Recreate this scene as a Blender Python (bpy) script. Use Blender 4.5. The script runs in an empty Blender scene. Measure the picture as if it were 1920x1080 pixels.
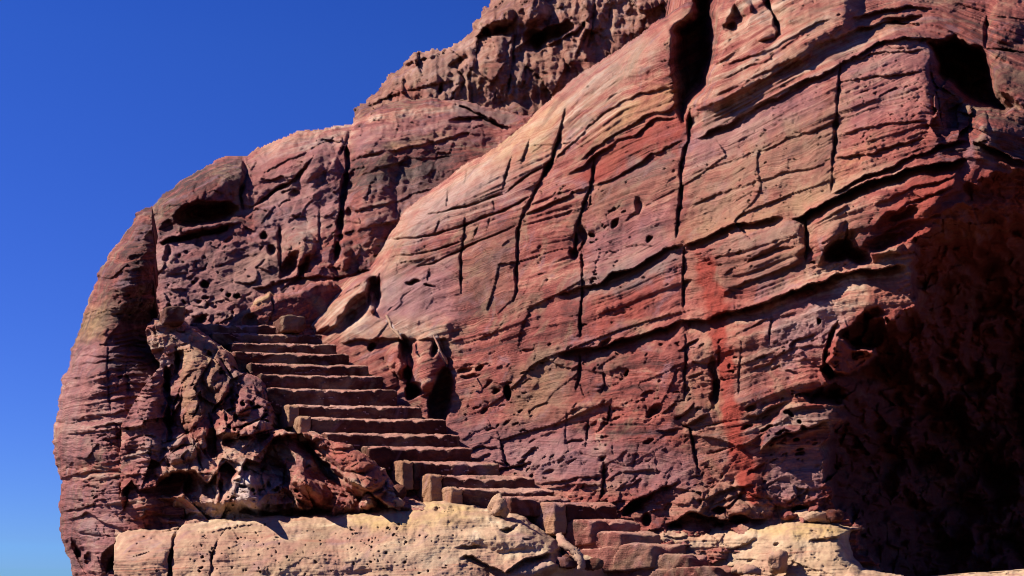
import bpy, math, random
import numpy as np
from mathutils import Vector

# ------------------------------------------------------------------ camera
FPX = 2475.0                      # focal length in photo pixels (photo is 1920 x 1080)
PITCH = math.radians(13.6)
CAM = np.array([0.0, 0.0, 1.6])
sc = bpy.context.scene
cd = bpy.data.cameras.new('camera'); cam = bpy.data.objects.new('camera', cd)
sc.collection.objects.link(cam); sc.camera = cam
cd.sensor_width = 36.0; cd.lens = 36.0 * FPX / 1920.0
cd.clip_start = 0.1; cd.clip_end = 6000.0
cam.location = CAM.tolist(); cam.rotation_euler = (math.pi / 2 + PITCH, 0, 0)

# ------------------------------------------------------------------ light
SUN = Vector((-0.70, 0.15, 0.69)).normalized()      # towards the sun
elev = math.asin(SUN.z); az = math.atan2(SUN.x, SUN.y)
w = bpy.data.worlds.new('World'); sc.world = w; w.use_nodes = True
nt = w.node_tree; nt.nodes.clear()
sky = nt.nodes.new('ShaderNodeTexSky'); sky.sky_type = 'NISHITA'; sky.sun_disc = False
sky.sun_elevation = elev; sky.sun_rotation = az
sky.air_density = 1.0; sky.dust_density = 0.0; sky.ozone_density = 3.0; sky.altitude = 900
hs = nt.nodes.new('ShaderNodeHueSaturation'); hs.inputs['Saturation'].default_value = 1.35
hs.inputs['Hue'].default_value = 0.530
bg = nt.nodes.new('ShaderNodeBackground'); bg.inputs['Strength'].default_value = 0.054
wo = nt.nodes.new('ShaderNodeOutputWorld')
tg = nt.nodes.new('ShaderNodeTexCoord'); sx_ = nt.nodes.new('ShaderNodeSeparateXYZ'); nt.links.new(tg.outputs['Generated'], sx_.inputs[0])
mr = nt.nodes.new('ShaderNodeValToRGB'); nt.links.new(sx_.outputs[2], mr.inputs[0])        # clear dry air: the sky stays blue down to the horizon
mr.color_ramp.elements[0].color = (0.22, 0.42, 0.95, 1); mr.color_ramp.elements[1].position = 0.40; mr.color_ramp.elements[1].color = (0.80, 0.92, 1.0, 1)
mu = nt.nodes.new('ShaderNodeMixRGB'); mu.blend_type = 'MULTIPLY'; mu.inputs[0].default_value = 1.0
nt.links.new(sky.outputs[0], hs.inputs['Color']); nt.links.new(hs.outputs[0], mu.inputs[1]); nt.links.new(mr.outputs[0], mu.inputs[2])
nt.links.new(mu.outputs[0], bg.inputs['Color'])
nt.links.new(bg.outputs[0], wo.inputs['Surface'])
sd_ = bpy.data.lights.new('sun', 'SUN'); sd_.energy = 5.0; sd_.angle = math.radians(0.5); sd_.color = (1.0, 0.935, 0.83)
so = bpy.data.objects.new('sun', sd_); sc.collection.objects.link(so)
so.rotation_euler = SUN.to_track_quat('Z', 'Y').to_euler()
sc.view_settings.view_transform = 'Standard'; sc.view_settings.look = 'None'
sc.view_settings.exposure = 1.15; sc.view_settings.gamma = 1.0
sc.cycles.pixel_filter_type = 'BLACKMAN_HARRIS'; sc.cycles.filter_width = 1.1; sc.cycles.max_bounces = 4; sc.cycles.diffuse_bounces = 2

# ------------------------------------------------------------------ helpers
cP, sP = math.cos(PITCH), math.sin(PITCH)
def world_pt(px, py, Y):
    """point of the world whose depth is Y metres on the sight line of a traced photo position"""
    x = (px - 960.0) / FPX; v = (540.0 - py) / FPX
    dy = cP - v * sP; dz = sP + v * cP
    k = Y / dy
    return x * k, Y + 0 * px, CAM[2] + dz * k

rng = np.random.RandomState(7)
_perm = rng.permutation(256); _perm = np.concatenate([_perm, _perm, _perm])
_g = np.linspace(0, 2 * np.pi, 256, endpoint=False); _gx = np.cos(_g); _gy = np.sin(_g)
def perlin(x, y, seed=0):
    x = x + seed * 17.13; y = y + seed * 9.71
    xi = np.floor(x).astype(np.int64); yi = np.floor(y).astype(np.int64)
    xf = x - xi; yf = y - yi
    u = xf * xf * xf * (xf * (xf * 6 - 15) + 10); v = yf * yf * yf * (yf * (yf * 6 - 15) + 10)
    xi &= 255; yi &= 255
    def gr(ix, iy, fx, fy):
        h = _perm[_perm[ix] + iy]; return _gx[h] * fx + _gy[h] * fy
    n00 = gr(xi, yi, xf, yf); n10 = gr(xi + 1, yi, xf - 1, yf)
    n01 = gr(xi, yi + 1, xf, yf - 1); n11 = gr(xi + 1, yi + 1, xf - 1, yf - 1)
    a = n00 + u * (n10 - n00); b = n01 + u * (n11 - n01)
    return (a + v * (b - a)) * 1.5
def fbm(x, y, o=4, seed=0, gain=0.5, lac=2.03):
    s = 0; a = 1.0
    for i in range(o):
        s = s + a * perlin(x, y, seed + i); x = x * lac; y = y * lac; a *= gain
    return s
def ridged(x, y, o=4, seed=0, gain=0.5):
    s = 0; a = 1.0
    for i in range(o):
        s = s + a * (1 - np.abs(perlin(x, y, seed + i)) * 2); x = x * 2.03; y = y * 2.03; a *= gain
    return s
def sstep(a, b, x):
    t = np.clip((x - a) / (b - a), 0, 1); return t * t * (3 - 2 * t)
def facets(x, y, size, seed=0, tilt=1.0, el=1.0):
    """broken rock: irregular cells, each a flat face with its own tilt and height"""
    x = x / (size * el) + .35 * perlin(x / size / 2, y / size / 2, seed + 3); y = y / size + .35 * perlin(x * .5, y / size / 2, seed + 4)
    xi = np.floor(x).astype(np.int64); yi = np.floor(y).astype(np.int64)
    best = np.full(x.shape, 9.0); out = np.zeros(x.shape)
    for a in (-1, 0, 1):
        for b in (-1, 0, 1):
            ix = xi + a; iy = yi + b
            h = _perm[(_perm[(ix + seed * 7) & 255] + iy) & 255]; h2 = _perm[h + 31]; h3 = _perm[h + 77]; h4 = _perm[h + 119]; h5 = _perm[h + 201]
            cx = ix + h / 255.0; cy = iy + h2 / 255.0
            d = (x - cx) ** 2 + (y - cy) ** 2
            v = (h3 / 255.0 - .5) + tilt * ((x - cx) * (h4 / 127.5 - 1) + (y - cy) * (h5 / 127.5 - 1))
            m = d < best; best = np.where(m, d, best); out = np.where(m, v, out)
    return out
def noise1(x, seed=0):
    return perlin(x, x * 0 + 0.37, seed)

def tps(ctrl, X, Y):
    c = np.array(ctrl, float); n = len(c); P = c[:, :2] / 500.0; z = c[:, 2]
    d = np.hypot(P[:, None, 0] - P[None, :, 0], P[:, None, 1] - P[None, :, 1])
    K = np.where(d > 0, d * d * np.log(d + 1e-12), 0) + np.eye(n) * 0.004
    A = np.zeros((n + 3, n + 3)); A[:n, :n] = K; A[:n, n] = 1; A[:n, n + 1:] = P; A[n, :n] = 1; A[n + 1:, :n] = P.T
    wv = np.linalg.solve(A, np.concatenate([z, [0, 0, 0]]))
    x = X / 500.0; y = Y / 500.0
    out = wv[n] + wv[n + 1] * x + wv[n + 2] * y
    for i in range(n):
        r2 = (x - P[i, 0]) ** 2 + (y - P[i, 1]) ** 2
        out = out + wv[i] * 0.5 * r2 * np.log(r2 + 1e-12)
    return out

def poly_dist(X, Y, pts, closed=False):
    pts = list(pts) + ([pts[0]] if closed else [])
    D = np.full(X.shape, 1e9)
    for (x0, y0), (x1, y1) in zip(pts[:-1], pts[1:]):
        dx, dy = x1 - x0, y1 - y0; L = dx * dx + dy * dy + 1e-9
        t = np.clip(((X - x0) * dx + (Y - y0) * dy) / L, 0, 1)
        D = np.minimum(D, (X - x0 - t * dx) ** 2 + (Y - y0 - t * dy) ** 2)
    return np.sqrt(D)
def inside(X, Y, poly):
    r = np.zeros(X.shape, bool); n = len(poly)
    for i in range(n):
        x0, y0 = poly[i]; x1, y1 = poly[(i + 1) % n]
        if y0 == y1: continue
        c = ((y0 > Y) != (y1 > Y)) & (X < (x1 - x0) * (Y - y0) / (y1 - y0) + x0)
        r ^= c
    return r

def zz(x0, y0, k):
    return lambda *p: [(x0 + a / k, y0 + b / k) for a, b in p]
Z1 = zz(80, 200, 2.4547); Z2 = zz(640, 0, 2.4547); Z3 = zz(1280, 0, 2.4547); Z4 = zz(80, 640, 2.4547)
Z5 = zz(640, 640, 2.4547); Z6 = zz(1280, 640, 2.4547); Z7 = zz(640, 300, 2.4547); Z8 = zz(1280, 300, 2.4547)

class Relief:
    """a rock mass: a sheet of real depth over a traced extent, carved with grooves, ledges, holes and lumps"""
    def __init__(s, x0, x1, y0, y1, step, seed=0, out=14.0, warp=1.0):
        def axis(a, b, lo, hi):
            p = []
            v = a
            while v < b:
                p.append(v)
                v += step if lo - 30 <= v <= hi + 30 else out
            p.append(b); return np.array(p)
        s.ax = axis(x0, x1, 0, 1920); s.ay = axis(y0, y1, 0, 1080)
        s.X, s.Y = np.meshgrid(s.ax, s.ay); s.seed = seed
        s.wx = s.X + warp * (5 * fbm(s.X / 50, s.Y / 50, 3, seed + 50) + 1.1 * perlin(s.X / 8, s.Y / 8, seed + 55))
        s.wy = s.Y + warp * (5 * fbm(s.X / 50, s.Y / 50, 3, seed + 60) + 1.1 * perlin(s.X / 8, s.Y / 8, seed + 65))
        s.D = np.zeros(s.X.shape); s.attr = {}; s.keep = np.ones(s.X.shape, bool)
    def win(s, pts, m):
        xs = [p[0] for p in pts]; ys = [p[1] for p in pts]
        i0, i1 = np.searchsorted(s.ay, [min(ys) - m, max(ys) + m]); j0, j1 = np.searchsorted(s.ax, [min(xs) - m, max(xs) + m])
        return (slice(i0, i1), slice(j0, j1))
    def crack(s, pts, w=4, d=0.12, taper=True, raw=False):
        W = s.win(pts, w * 4 + 14)
        x = .55 * s.X[W] + .45 * s.wx[W]; y = .55 * s.Y[W] + .45 * s.wy[W]
        if x.size == 0: return
        dist = poly_dist(x, y, pts)
        ww = np.maximum(1.5, .85 * w * (0.72 + 0.75 * perlin(s.X[W] / 26, s.Y[W] / 26, s.seed + 4)))
        de = np.minimum(np.hypot(x - pts[0][0], y - pts[0][1]), np.hypot(x - pts[-1][0], y - pts[-1][1]))
        ww = ww * np.clip(.35 + de / 40, .35, 1)
        f = np.clip(1 - dist / ww, 0, 1) ** 0.6 * np.clip(.3 + de / 30, 0, 1)
        wide = np.exp(-(dist / (w * 2.2)) ** 2)
        m = 0.75 + 0.5 * perlin(s.X[W] / 22, s.Y[W] / 22, s.seed + 3)
        s.D[W] += d * m * (f + 0.15 * wide)
        ys = [p[1] for p in pts]; xs = [p[0] for p in pts]
        if max(ys) - min(ys) > 1.2 * (max(xs) - min(xs)) and len(pts) > 1:      # the slab beyond a joint sits a little deeper, its lip broken
            o = np.argsort(ys); sx = x - np.interp(y, np.array(ys)[o], np.array(xs)[o])
            e = sstep(min(ys), min(ys) + 15, y) * (1 - sstep(max(ys) - 15, max(ys), y))
            s.D[W] += e * d * .38 * sstep(0, 2, sx) * np.exp(-np.clip(sx, 0, None) / 15) * (.6 + .8 * perlin(x / 30, y / 14, s.seed + 6)) - e * d * .1 * (1 - sstep(-2, 0, sx)) * np.exp(np.clip(sx, None, 0) / 6)
    def ledge(s, pts, h=0.1, wb=26, wa=10, lip=0.35, ends=25, recess=None):
        """rock above the line stands proud of the rock under it: a shadowed undercut"""
        pts = sorted(pts); m = wb * 3.2 + 20
        W = s.win(pts, m); x = s.wx[W]; y = s.wy[W]
        if x.size == 0: return
        px = np.array([p[0] for p in pts]); py = np.array([p[1] for p in pts])
        t = y - np.interp(x, px, py)
        e = sstep(px[0] - 2, px[0] + ends, x) * (1 - sstep(px[-1] - ends, px[-1] + 2, x))
        below = sstep(-1.5, 1.5, t) * np.exp(-np.clip(t, 0, None) / wb) * (1 - sstep(wb * 2.4, m - 4, t))
        above = (1 - sstep(-1.5, 1.5, t)) * np.exp(np.clip(t, None, 0) / wa)
        mod = 0.8 + 0.5 * perlin(s.X[W] / 60, s.Y[W] / 60, s.seed + 8)
        s.D[W] += e * mod * h * (below - lip * above)
    def shelf(s, pts, h=0.1, w=30, up=40):
        """rock under the line stands proud: a lit edge"""
        pts = sorted(pts); W = s.win(pts, w * 3 + 20); x = s.wx[W]; y = s.wy[W]
        px = np.array([p[0] for p in pts]); py = np.array([p[1] for p in pts])
        t = y - np.interp(x, px, py)
        e = sstep(px[0] - 2, px[0] + 25, x) * (1 - sstep(px[-1] - 25, px[-1] + 2, x))
        s.D[W] += e * h * ((1 - sstep(-2, 2, t)) * np.exp(np.clip(t, None, 0) / up) - 0.4 * sstep(-2, 4, t) * np.exp(-np.clip(t, 0, None) / w))
    def hole(s, c, rx, ry, d, ang=0, p=1.0):
        R = max(rx, ry) * 1.6 + 10; W = s.win([c], R); x = s.wx[W] - c[0]; y = s.wy[W] - c[1]
        if x.size == 0: return
        a = math.radians(ang); u = (x * math.cos(a) + y * math.sin(a)) / rx; v = (-x * math.sin(a) + y * math.cos(a)) / ry
        s.D[W] += d * np.clip(1 - (u * u + v * v), 0, 1) ** p
    def bump(s, c, rx, ry, d, ang=0, p=0.7): s.hole(c, rx, ry, -d, ang, p)
    def area(s, poly, d, soft=6, mod=0):
        W = s.win(poly, soft + 20); x = s.wx[W]; y = s.wy[W]
        if x.size == 0: return
        dist = poly_dist(x, y, poly, True); ins = inside(x, y, poly)
        sd = np.where(ins, dist, -dist); f = sstep(-soft * 0.3, soft, sd)
        s.D[W] += d * f
        return W, f
    def paint(s, name, poly=None, soft=25, amt=1.0, line=None, w=10):
        A = s.attr.setdefault(name, np.zeros(s.X.shape))
        q = poly or line; W = s.win(q, soft + w + 30)
        x = s.wx[W] + 10 * perlin(s.X[W] / 20, s.Y[W] / 20, s.seed + 71); y = s.wy[W] + 10 * perlin(s.X[W] / 20, s.Y[W] / 20, s.seed + 72)
        if x.size == 0: return
        if poly:
            dist = poly_dist(x, y, poly, True); sd = np.where(inside(x, y, poly), dist, -dist); f = sstep(-soft, soft, sd)
        else:
            f = 1 - sstep(w * 0.5, w + soft, poly_dist(x, y, line))
        A[W] = np.clip(np.maximum(A[W], amt * f) if amt > 0 else A[W] * (1 + amt * f), 0, 1)
    def cut(s, poly, sil=None, R=1.5, wid=60, jag=1.0):
        """outline of the mass; along sil it curves away from the viewer like any rounded rock edge"""
        jx = s.X + jag * (5 * fbm(s.X / 40, s.Y / 40, 3, s.seed + 90) + 2.2 * perlin(s.X / 9, s.Y / 9, s.seed + 95))
        jy = s.Y + jag * (5 * fbm(s.X / 40, s.Y / 40, 3, s.seed + 80) + 2.2 * perlin(s.X / 9, s.Y / 9, s.seed + 85))
        ins = inside(jx, jy, poly)
        s.keep &= ins
        if sil:
            d = poly_dist(jx, jy, sil); t = np.clip(1 - d / wid, 0, 1)
            s.D += np.where(ins, R * (1 - np.sqrt(np.clip(1 - t * t, 0, 1))), R)
    def strata(s, curves, scale=1.0):
        xs = s.ax; L = []
        for c in curves:
            L.append(np.interp(xs, [p[0] for p in c], [p[1] for p in c]))
        L = np.array(L); L = np.vstack([L[0] - 400, L, L[-1] + 400]); k = np.arange(len(L)) * 1.0
        k[0] = k[1] - 4; k[-1] = k[-2] + 4
        S = np.empty(s.X.shape)
        for j in range(len(xs)): S[:, j] = np.interp(s.ay, L[:, j], k)
        S += 0.05 * fbm(s.X / 160, s.Y / 160, 3, s.seed + 20)
        s.S = S * scale; return s.S
    def build(s, name, mat, back=5.0, tag=None):
        x, y, z = world_pt(s.X, s.Y, s.base + s.D)
        idx = np.arange(s.X.size).reshape(s.X.shape)
        k = s.keep; f = k[:-1, :-1] & k[1:, :-1] & k[:-1, 1:] & k[1:, 1:]
        q = np.stack([idx[:-1, :-1][f], idx[1:, :-1][f], idx[1:, 1:][f], idx[:-1, 1:][f]], 1)
        V = np.stack([x.ravel(), y.ravel(), z.ravel()], 1)
        # side walls from the outline back into the hill: the mass has thickness
        e = np.concatenate([q[:, [0, 1]], q[:, [1, 2]], q[:, [2, 3]], q[:, [3, 0]]])
        key = np.sort(e, 1); kk = key[:, 0].astype(np.int64) * s.X.size + key[:, 1]
        u, first, cnt = np.unique(kk, return_index=True, return_counts=True)
        be = e[first[cnt == 1]]
        bv = np.unique(be); mp = np.zeros(s.X.size, np.int64)
        x2, y2, z2 = V[bv, 0], V[bv, 1] + back, V[bv, 2]
        cx = np.average(V[bv, 0]); cz = np.average(V[bv, 2])
        V2 = np.stack([x2 + (cx - x2) * 0.12, y2, z2 + (cz - z2) * 0.12], 1)
        mp[bv] = np.arange(len(bv)) + s.X.size
        q2 = np.stack([be[:, 1], be[:, 0], mp[be[:, 0]], mp[be[:, 1]]], 1)
        V = np.vstack([V, V2]); Q = np.vstack([q, q2])
        used = np.zeros(len(V), bool); used[Q.ravel()] = True
        rm = np.cumsum(used) - 1; Q = rm[Q]; V = V[used]
        me = bpy.data.meshes.new(name)
        me.vertices.add(len(V)); me.vertices.foreach_set('co', V.astype(np.float32).ravel())
        me.loops.add(Q.size); me.loops.foreach_set('vertex_index', Q.astype(np.int32).ravel())
        me.polygons.add(len(Q)); me.polygons.foreach_set('loop_start', np.arange(0, Q.size, 4, dtype=np.int32))
        me.polygons.foreach_set('loop_total', np.full(len(Q), 4, np.int32))
        me.polygons.foreach_set('use_smooth', np.ones(len(Q), bool))
        me.update(); me.validate()
        src = np.concatenate([np.arange(s.X.size), bv])[used]
        names = dict(s.attr); names['bed'] = s.S; names['along'] = s.X / 100.0
        for n_, A in names.items():
            at = me.attributes.new(n_, 'FLOAT', 'POINT'); at.data.foreach_set('value', A.ravel()[src].astype(np.float32))
        me.materials.append(mat)
        o = bpy.data.objects.new(name, me); sc.collection.objects.link(o)
        return o

def props(o, label=None, cat=None, group=None, kind=None):
    if label: o['label'] = label
    if cat: o['category'] = cat
    if group: o['group'] = group
    if kind: o['kind'] = kind
    return o

# ------------------------------------------------------------------ materials
def rock_mat(name, ramp, bedscale=7.0, patch=0.5, varnish=0.25, pitd=0.5, bump=0.6, use_attr=True, stripe=1.0):
    m = bpy.data.materials.new(name); m.use_nodes = True; n = m.node_tree.nodes; l = m.node_tree.links; n.clear()
    def N(t, **k):
        o = n.new('ShaderNode' + t)
        for a, b in k.items(): setattr(o, a, b)
        return o
    def math_(op, a, b=None, c=None, clamp=False):
        o = N('Math', operation=op, use_clamp=clamp)
        for i, v in enumerate((a, b, c)):
            if v is None: continue
            if isinstance(v, (int, float)): o.inputs[i].default_value = v
            else: l.new(v, o.inputs[i])
        return o.outputs[0]
    def noise(vec, scale, detail=4, rough=0.55, dist=0.0):
        o = N('TexNoise'); o.inputs['Scale'].default_value = scale; o.inputs['Detail'].default_value = detail
        o.inputs['Roughness'].default_value = rough; o.inputs['Distortion'].default_value = dist
        l.new(vec, o.inputs['Vector']); return o.outputs['Fac']
    def mix(f, a, b, mode='MIX'):
        o = N('MixRGB', blend_type=mode)
        for i, v in enumerate((f, a, b)):
            if isinstance(v, (int, float)): o.inputs[i].default_value = v
            elif isinstance(v, tuple): o.inputs[i].default_value = (*v, 1)
            else: l.new(v, o.inputs[i])
        return o.outputs[0]
    def rng_(v, a, b, c=0.0, d=1.0):
        o = N('MapRange'); l.new(v, o.inputs[0])
        for i, q in enumerate((a, b, c, d)): o.inputs[i + 1].default_value = q
        return o.outputs[0]
    pos = N('TexCoord').outputs['Object']
    if use_attr:
        S = N('Attribute', attribute_name='bed').outputs['Fac']; T = N('Attribute', attribute_name='along').outputs['Fac']
    else:
        sx = N('SeparateXYZ'); l.new(pos, sx.inputs[0]); S = sx.outputs[2]; T = sx.outputs[0]
    wob = noise(pos, 1.1, 4)
    S2 = math_('ADD', S, math_('MULTIPLY', math_('SUBTRACT', wob, 0.5), 0.34))
    cv = N('CombineXYZ'); l.new(math_('MULTIPLY', S2, bedscale), cv.inputs[0]); l.new(math_('MULTIPLY', T, 0.22), cv.inputs[1])
    band = noise(cv.outputs[0], 1.0, 5, 0.62)
    cv2 = N('CombineXYZ'); l.new(math_('MULTIPLY', S2, bedscale * 5.5), cv2.inputs[0]); l.new(math_('MULTIPLY', T, 0.9), cv2.inputs[1])
    fine = noise(cv2.outputs[0], 1.0, 5, 0.65)
    big = noise(pos, 0.55, 5, 0.6, 0.6); med = noise(pos, 3.2, 6, 0.62, 0.8); small = noise(pos, 17, 6, 0.7)
    sm = rng_(noise(pos, 0.8, 3, 0.5, 0.5), 0.36, 0.62, 0.25, 1.35)
    f = math_('ADD', math_('MULTIPLY', math_('SUBTRACT', band, 0.5), math_('MULTIPLY', sm, 1.15 * stripe)), 0.5)
    f = math_('ADD', f, math_('MULTIPLY', math_('SUBTRACT', fine, 0.5), math_('MULTIPLY', sm, 0.45 * stripe)))
    f = math_('ADD', f, math_('MULTIPLY', math_('SUBTRACT', med, 0.5), 1.1 * patch))
    f = math_('ADD', f, math_('MULTIPLY', math_('SUBTRACT', small, 0.5), 0.30))
    f = math_('ADD', f, math_('MULTIPLY', math_('SUBTRACT', big, 0.5), 1.3 * patch))
    def attr(nm): return N('Attribute', attribute_name=nm).outputs['Fac']
    if use_attr:
        f = math_('ADD', f, math_('MULTIPLY', attr('pale'), 0.25))
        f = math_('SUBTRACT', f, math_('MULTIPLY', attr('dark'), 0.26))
    cr = N('ValToRGB'); cr.color_ramp.elements[0].position = ramp[0][0]; cr.color_ramp.elements[0].color = (*ramp[0][1], 1)
    cr.color_ramp.elements[1].position = ramp[-1][0]; cr.color_ramp.elements[1].color = (*ramp[-1][1], 1)
    for p, c in ramp[1:-1]:
        e = cr.color_ramp.elements.new(p); e.color = (*c, 1)
    l.new(f, cr.inputs[0]); col = cr.outputs[0]
    # lavender and rust blotches
    bl = noise(pos, 1.9, 5, 0.6, 1.2)
    col = mix(rng_(bl, 0.54, 0.68, 0, 0.55), col, mix(med, (0.17, 0.085, 0.105), (0.46, 0.29, 0.31)))
    bl3 = noise(pos, 1.25, 6, 0.62, 1.5)
    col = mix(rng_(bl3, 0.51, 0.66, 0, 0.62), col, mix(small, (0.24, 0.155, 0.095), (0.50, 0.36, 0.22)))
    bl2 = noise(cv.outputs[0], 2.3, 3, 0.6, 0.5)
    col = mix(rng_(bl2, 0.58, 0.75, 0, 0.5), col, (0.40, 0.10, 0.055))
    if use_attr:
        col = mix(math_('MULTIPLY', attr('red'), rng_(med, 0.3, 0.6, 0.9, 1.0)), col, mix(small, (0.24, 0.036, 0.024), (0.46, 0.085, 0.056)))
        col = mix(math_('MULTIPLY', attr('yellow'), rng_(med, 0.35, 0.62, 0.15, 0.9)), col, mix(small, (0.42, 0.25, 0.09), (0.72, 0.52, 0.22)))
        col = mix(math_('MULTIPLY', attr('grey'), rng_(med, 0.35, 0.6, 0.2, 0.9)), col, mix(small, (0.13, 0.10, 0.09), (0.36, 0.29, 0.25)))
        col = mix(math_('MULTIPLY', attr('white'), rng_(small, 0.3, 0.6, 0.3, 1)), col, (0.72, 0.62, 0.54))
    if use_attr:
        col = mix(math_('MULTIPLY', attr('tan'), rng_(med, 0.3, 0.6, 0.25, 0.75)), col, mix(fine, (0.21, 0.11, 0.07), (0.45, 0.29, 0.185)))
        col = mix(math_('MULTIPLY', attr('mauve'), rng_(big, 0.35, 0.6, 0.4, 0.95)), col, mix(fine, (0.20, 0.09, 0.10), (0.52, 0.33, 0.33)))
    # dark run-off streaks down the rock, then desert varnish and lichen specks
    mp = N('Mapping'); mp.inputs['Scale'].default_value = (2.6, 2.6, 0.22); l.new(pos, mp.inputs[0])
    st = noise(mp.outputs[0], 1.0, 6, 0.6, 0.6)
    col = mix(rng_(st, 0.54, 0.70, 0, 0.42 if varnish > .15 else .12), col, (0.085, 0.040, 0.036))
    vn = noise(pos, 5.5, 8, 0.75, 1.0)
    col = mix(rng_(vn, 0.56, 0.72, 0, varnish), col, (0.045, 0.022, 0.02))
    sp = noise(pos, 46, 4, 0.7)
    col = mix(rng_(sp, 0.60, 0.72, 0, 0.35), col, (0.07, 0.03, 0.025))
    col = mix(1.0, col, (0.64, 0.595, 0.57) if 'pale' in name else (0.63, 0.57, 0.58), 'MULTIPLY')
    # relief below mesh size
    h = math_('ADD', math_('MULTIPLY', fine, 1.25), math_('MULTIPLY', small, 0.7))
    g = noise(pos, 55, 6, 0.75); h = math_('ADD', h, math_('MULTIPLY', g, 0.34))
    vo = N('TexVoronoi'); vo.inputs['Scale'].default_value = 14; l.new(pos, vo.inputs['Vector'])
    pit = rng_(vo.outputs['Distance'], 0.0, 0.28, -1.0, 0.0)
    pit = math_('MULTIPLY', pit, rng_(noise(pos, 1.6, 3), 0.5, 0.62, 0, pitd)); h = math_('ADD', h, pit)
    b = N('Bump'); b.inputs['Strength'].default_value = bump; b.inputs['Distance'].default_value = 0.055; l.new(h, b.inputs['Height'])
    bs = N('BsdfPrincipled'); bs.inputs['Roughness'].default_value = 0.93; bs.inputs['Specular IOR Level'].default_value = 0.12
    l.new(col, bs.inputs['Base Color']); l.new(b.outputs[0], bs.inputs['Normal'])
    out = N('OutputMaterial'); l.new(bs.outputs[0], out.inputs['Surface'])
    return m

RED = [(0.14, (0.060, 0.026, 0.024)), (0.32, (0.175, 0.055, 0.047)), (0.45, (0.305, 0.082, 0.066)), (0.57, (0.425, 0.150, 0.110)), (0.72, (0.545, 0.290, 0.195)), (0.90, (0.63, 0.47, 0.34))]
BROWN = [(0.12, (0.050, 0.025, 0.024)), (0.32, (0.150, 0.058, 0.042)), (0.48, (0.260, 0.105, 0.075)), (0.62, (0.370, 0.180, 0.120)), (0.88, (0.50, 0.32, 0.24))]
CREAM = [(0.12, (0.30, 0.14, 0.10)), (0.30, (0.46, 0.25, 0.18)), (0.50, (0.50, 0.31, 0.21)), (0.70, (0.62, 0.44, 0.285)), (0.95, (0.74, 0.61, 0.42))]
STEP = [(0.14, (0.035, 0.012, 0.009)), (0.34, (0.060, 0.018, 0.012)), (0.50, (0.105, 0.033, 0.021)), (0.66, (0.170, 0.062, 0.040)), (0.90, (0.38, 0.22, 0.15))]
m_wall = rock_mat('banded_sandstone', RED, 6.0)
m_left = rock_mat('weathered_sandstone', RED, 5.0, 0.7, 0.3, 0.9)
m_back = rock_mat('dark_sandstone', BROWN, 3.0, 0.8, 0.35, 0.8)
m_flank = rock_mat('eroded_sandstone', RED, 4.0, 0.9, 0.3, 1.0)
m_pale = rock_mat('pale_sandstone', CREAM, 2.0, 1.0, 0.06, 0.6, 0.35, stripe=.45)
m_step = rock_mat('step_sandstone', STEP, 2.0, 0.8, 0.3, 0.3, 0.5, use_attr=False, stripe=0.5)
m_stepp = rock_mat('pale_block_sandstone', CREAM, 2.0, 0.8, 0.1, 0.3, 0.5, use_attr=False, stripe=0.4)
m_root = rock_mat('root_bark', CREAM, 2.0, 0.6, 0.1, 0.1, 0.3, use_attr=False, stripe=0.3)
OCHRE = [(0.12, (0.22, 0.11, 0.06)), (0.36, (0.36, 0.18, 0.10)), (0.55, (0.46, 0.26, 0.15)), (0.9, (0.62, 0.42, 0.27))]
m_lit_tread = rock_mat('lit_tread_sandstone', [(0.12, (0.24, 0.09, 0.06)), (0.40, (0.42, 0.18, 0.13)), (0.60, (0.54, 0.29, 0.21)), (0.9, (0.68, 0.44, 0.33))], 2.0, 0.8, 0.1, 0.3, 0.5, use_attr=False, stripe=0.4)  # lighter stone colour that paints sunlight onto the tread tops
m_ochre = rock_mat('ochre_sandstone', OCHRE, 2.0, 0.8, 0.1, 0.3, 0.5, use_attr=False, stripe=0.4)
m_stepl = rock_mat('red_step_sandstone', [(0.14, (0.050, 0.018, 0.014)), (0.34, (0.150, 0.048, 0.038)), (0.50, (0.290, 0.100, 0.078)), (0.66, (0.400, 0.170, 0.13)), (0.90, (0.50, 0.30, 0.22))], 2.0, 0.8, 0.2, 0.3, 0.5, use_attr=False, stripe=0.5)

# ================================================================== MAIN WALL
def micro(r, a_bed=0.05, a_n=0.05, a_f=0.018, sx=1.0, calm=1.0):
    """relief of the beds (function of the bed coordinate) and general weathering"""
    S = r.S; X = r.X; Y = r.Y; sd = r.seed
    amp = 0.55 + 0.8 * sstep(-0.5, 0.6, fbm(X / 140, Y / 140, 3, sd + 30))
    p = fbm(S * 5.3, X / 700, 2, sd + 31)
    q = np.abs(perlin(S * 17, X / 190, sd + 33)); q2 = np.abs(perlin(S * 41, X / 110, sd + 35))
    amp = amp * calm
    r.D += amp * (a_bed * p - a_bed * 0.6 * q - a_bed * 0.26 * q2 * (0.3 + sstep(-.2, .5, perlin(X / 120, Y / 70, sd + 39))))
    r.D += a_n * fbm(X / 75 * sx, Y / 75, 5, sd + 36, 0.52) + a_f * ridged(X / 17, Y / 17, 3, sd + 40) * sstep(-0.3, 0.5, perlin(X / 90, Y / 90, sd + 44))
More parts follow.
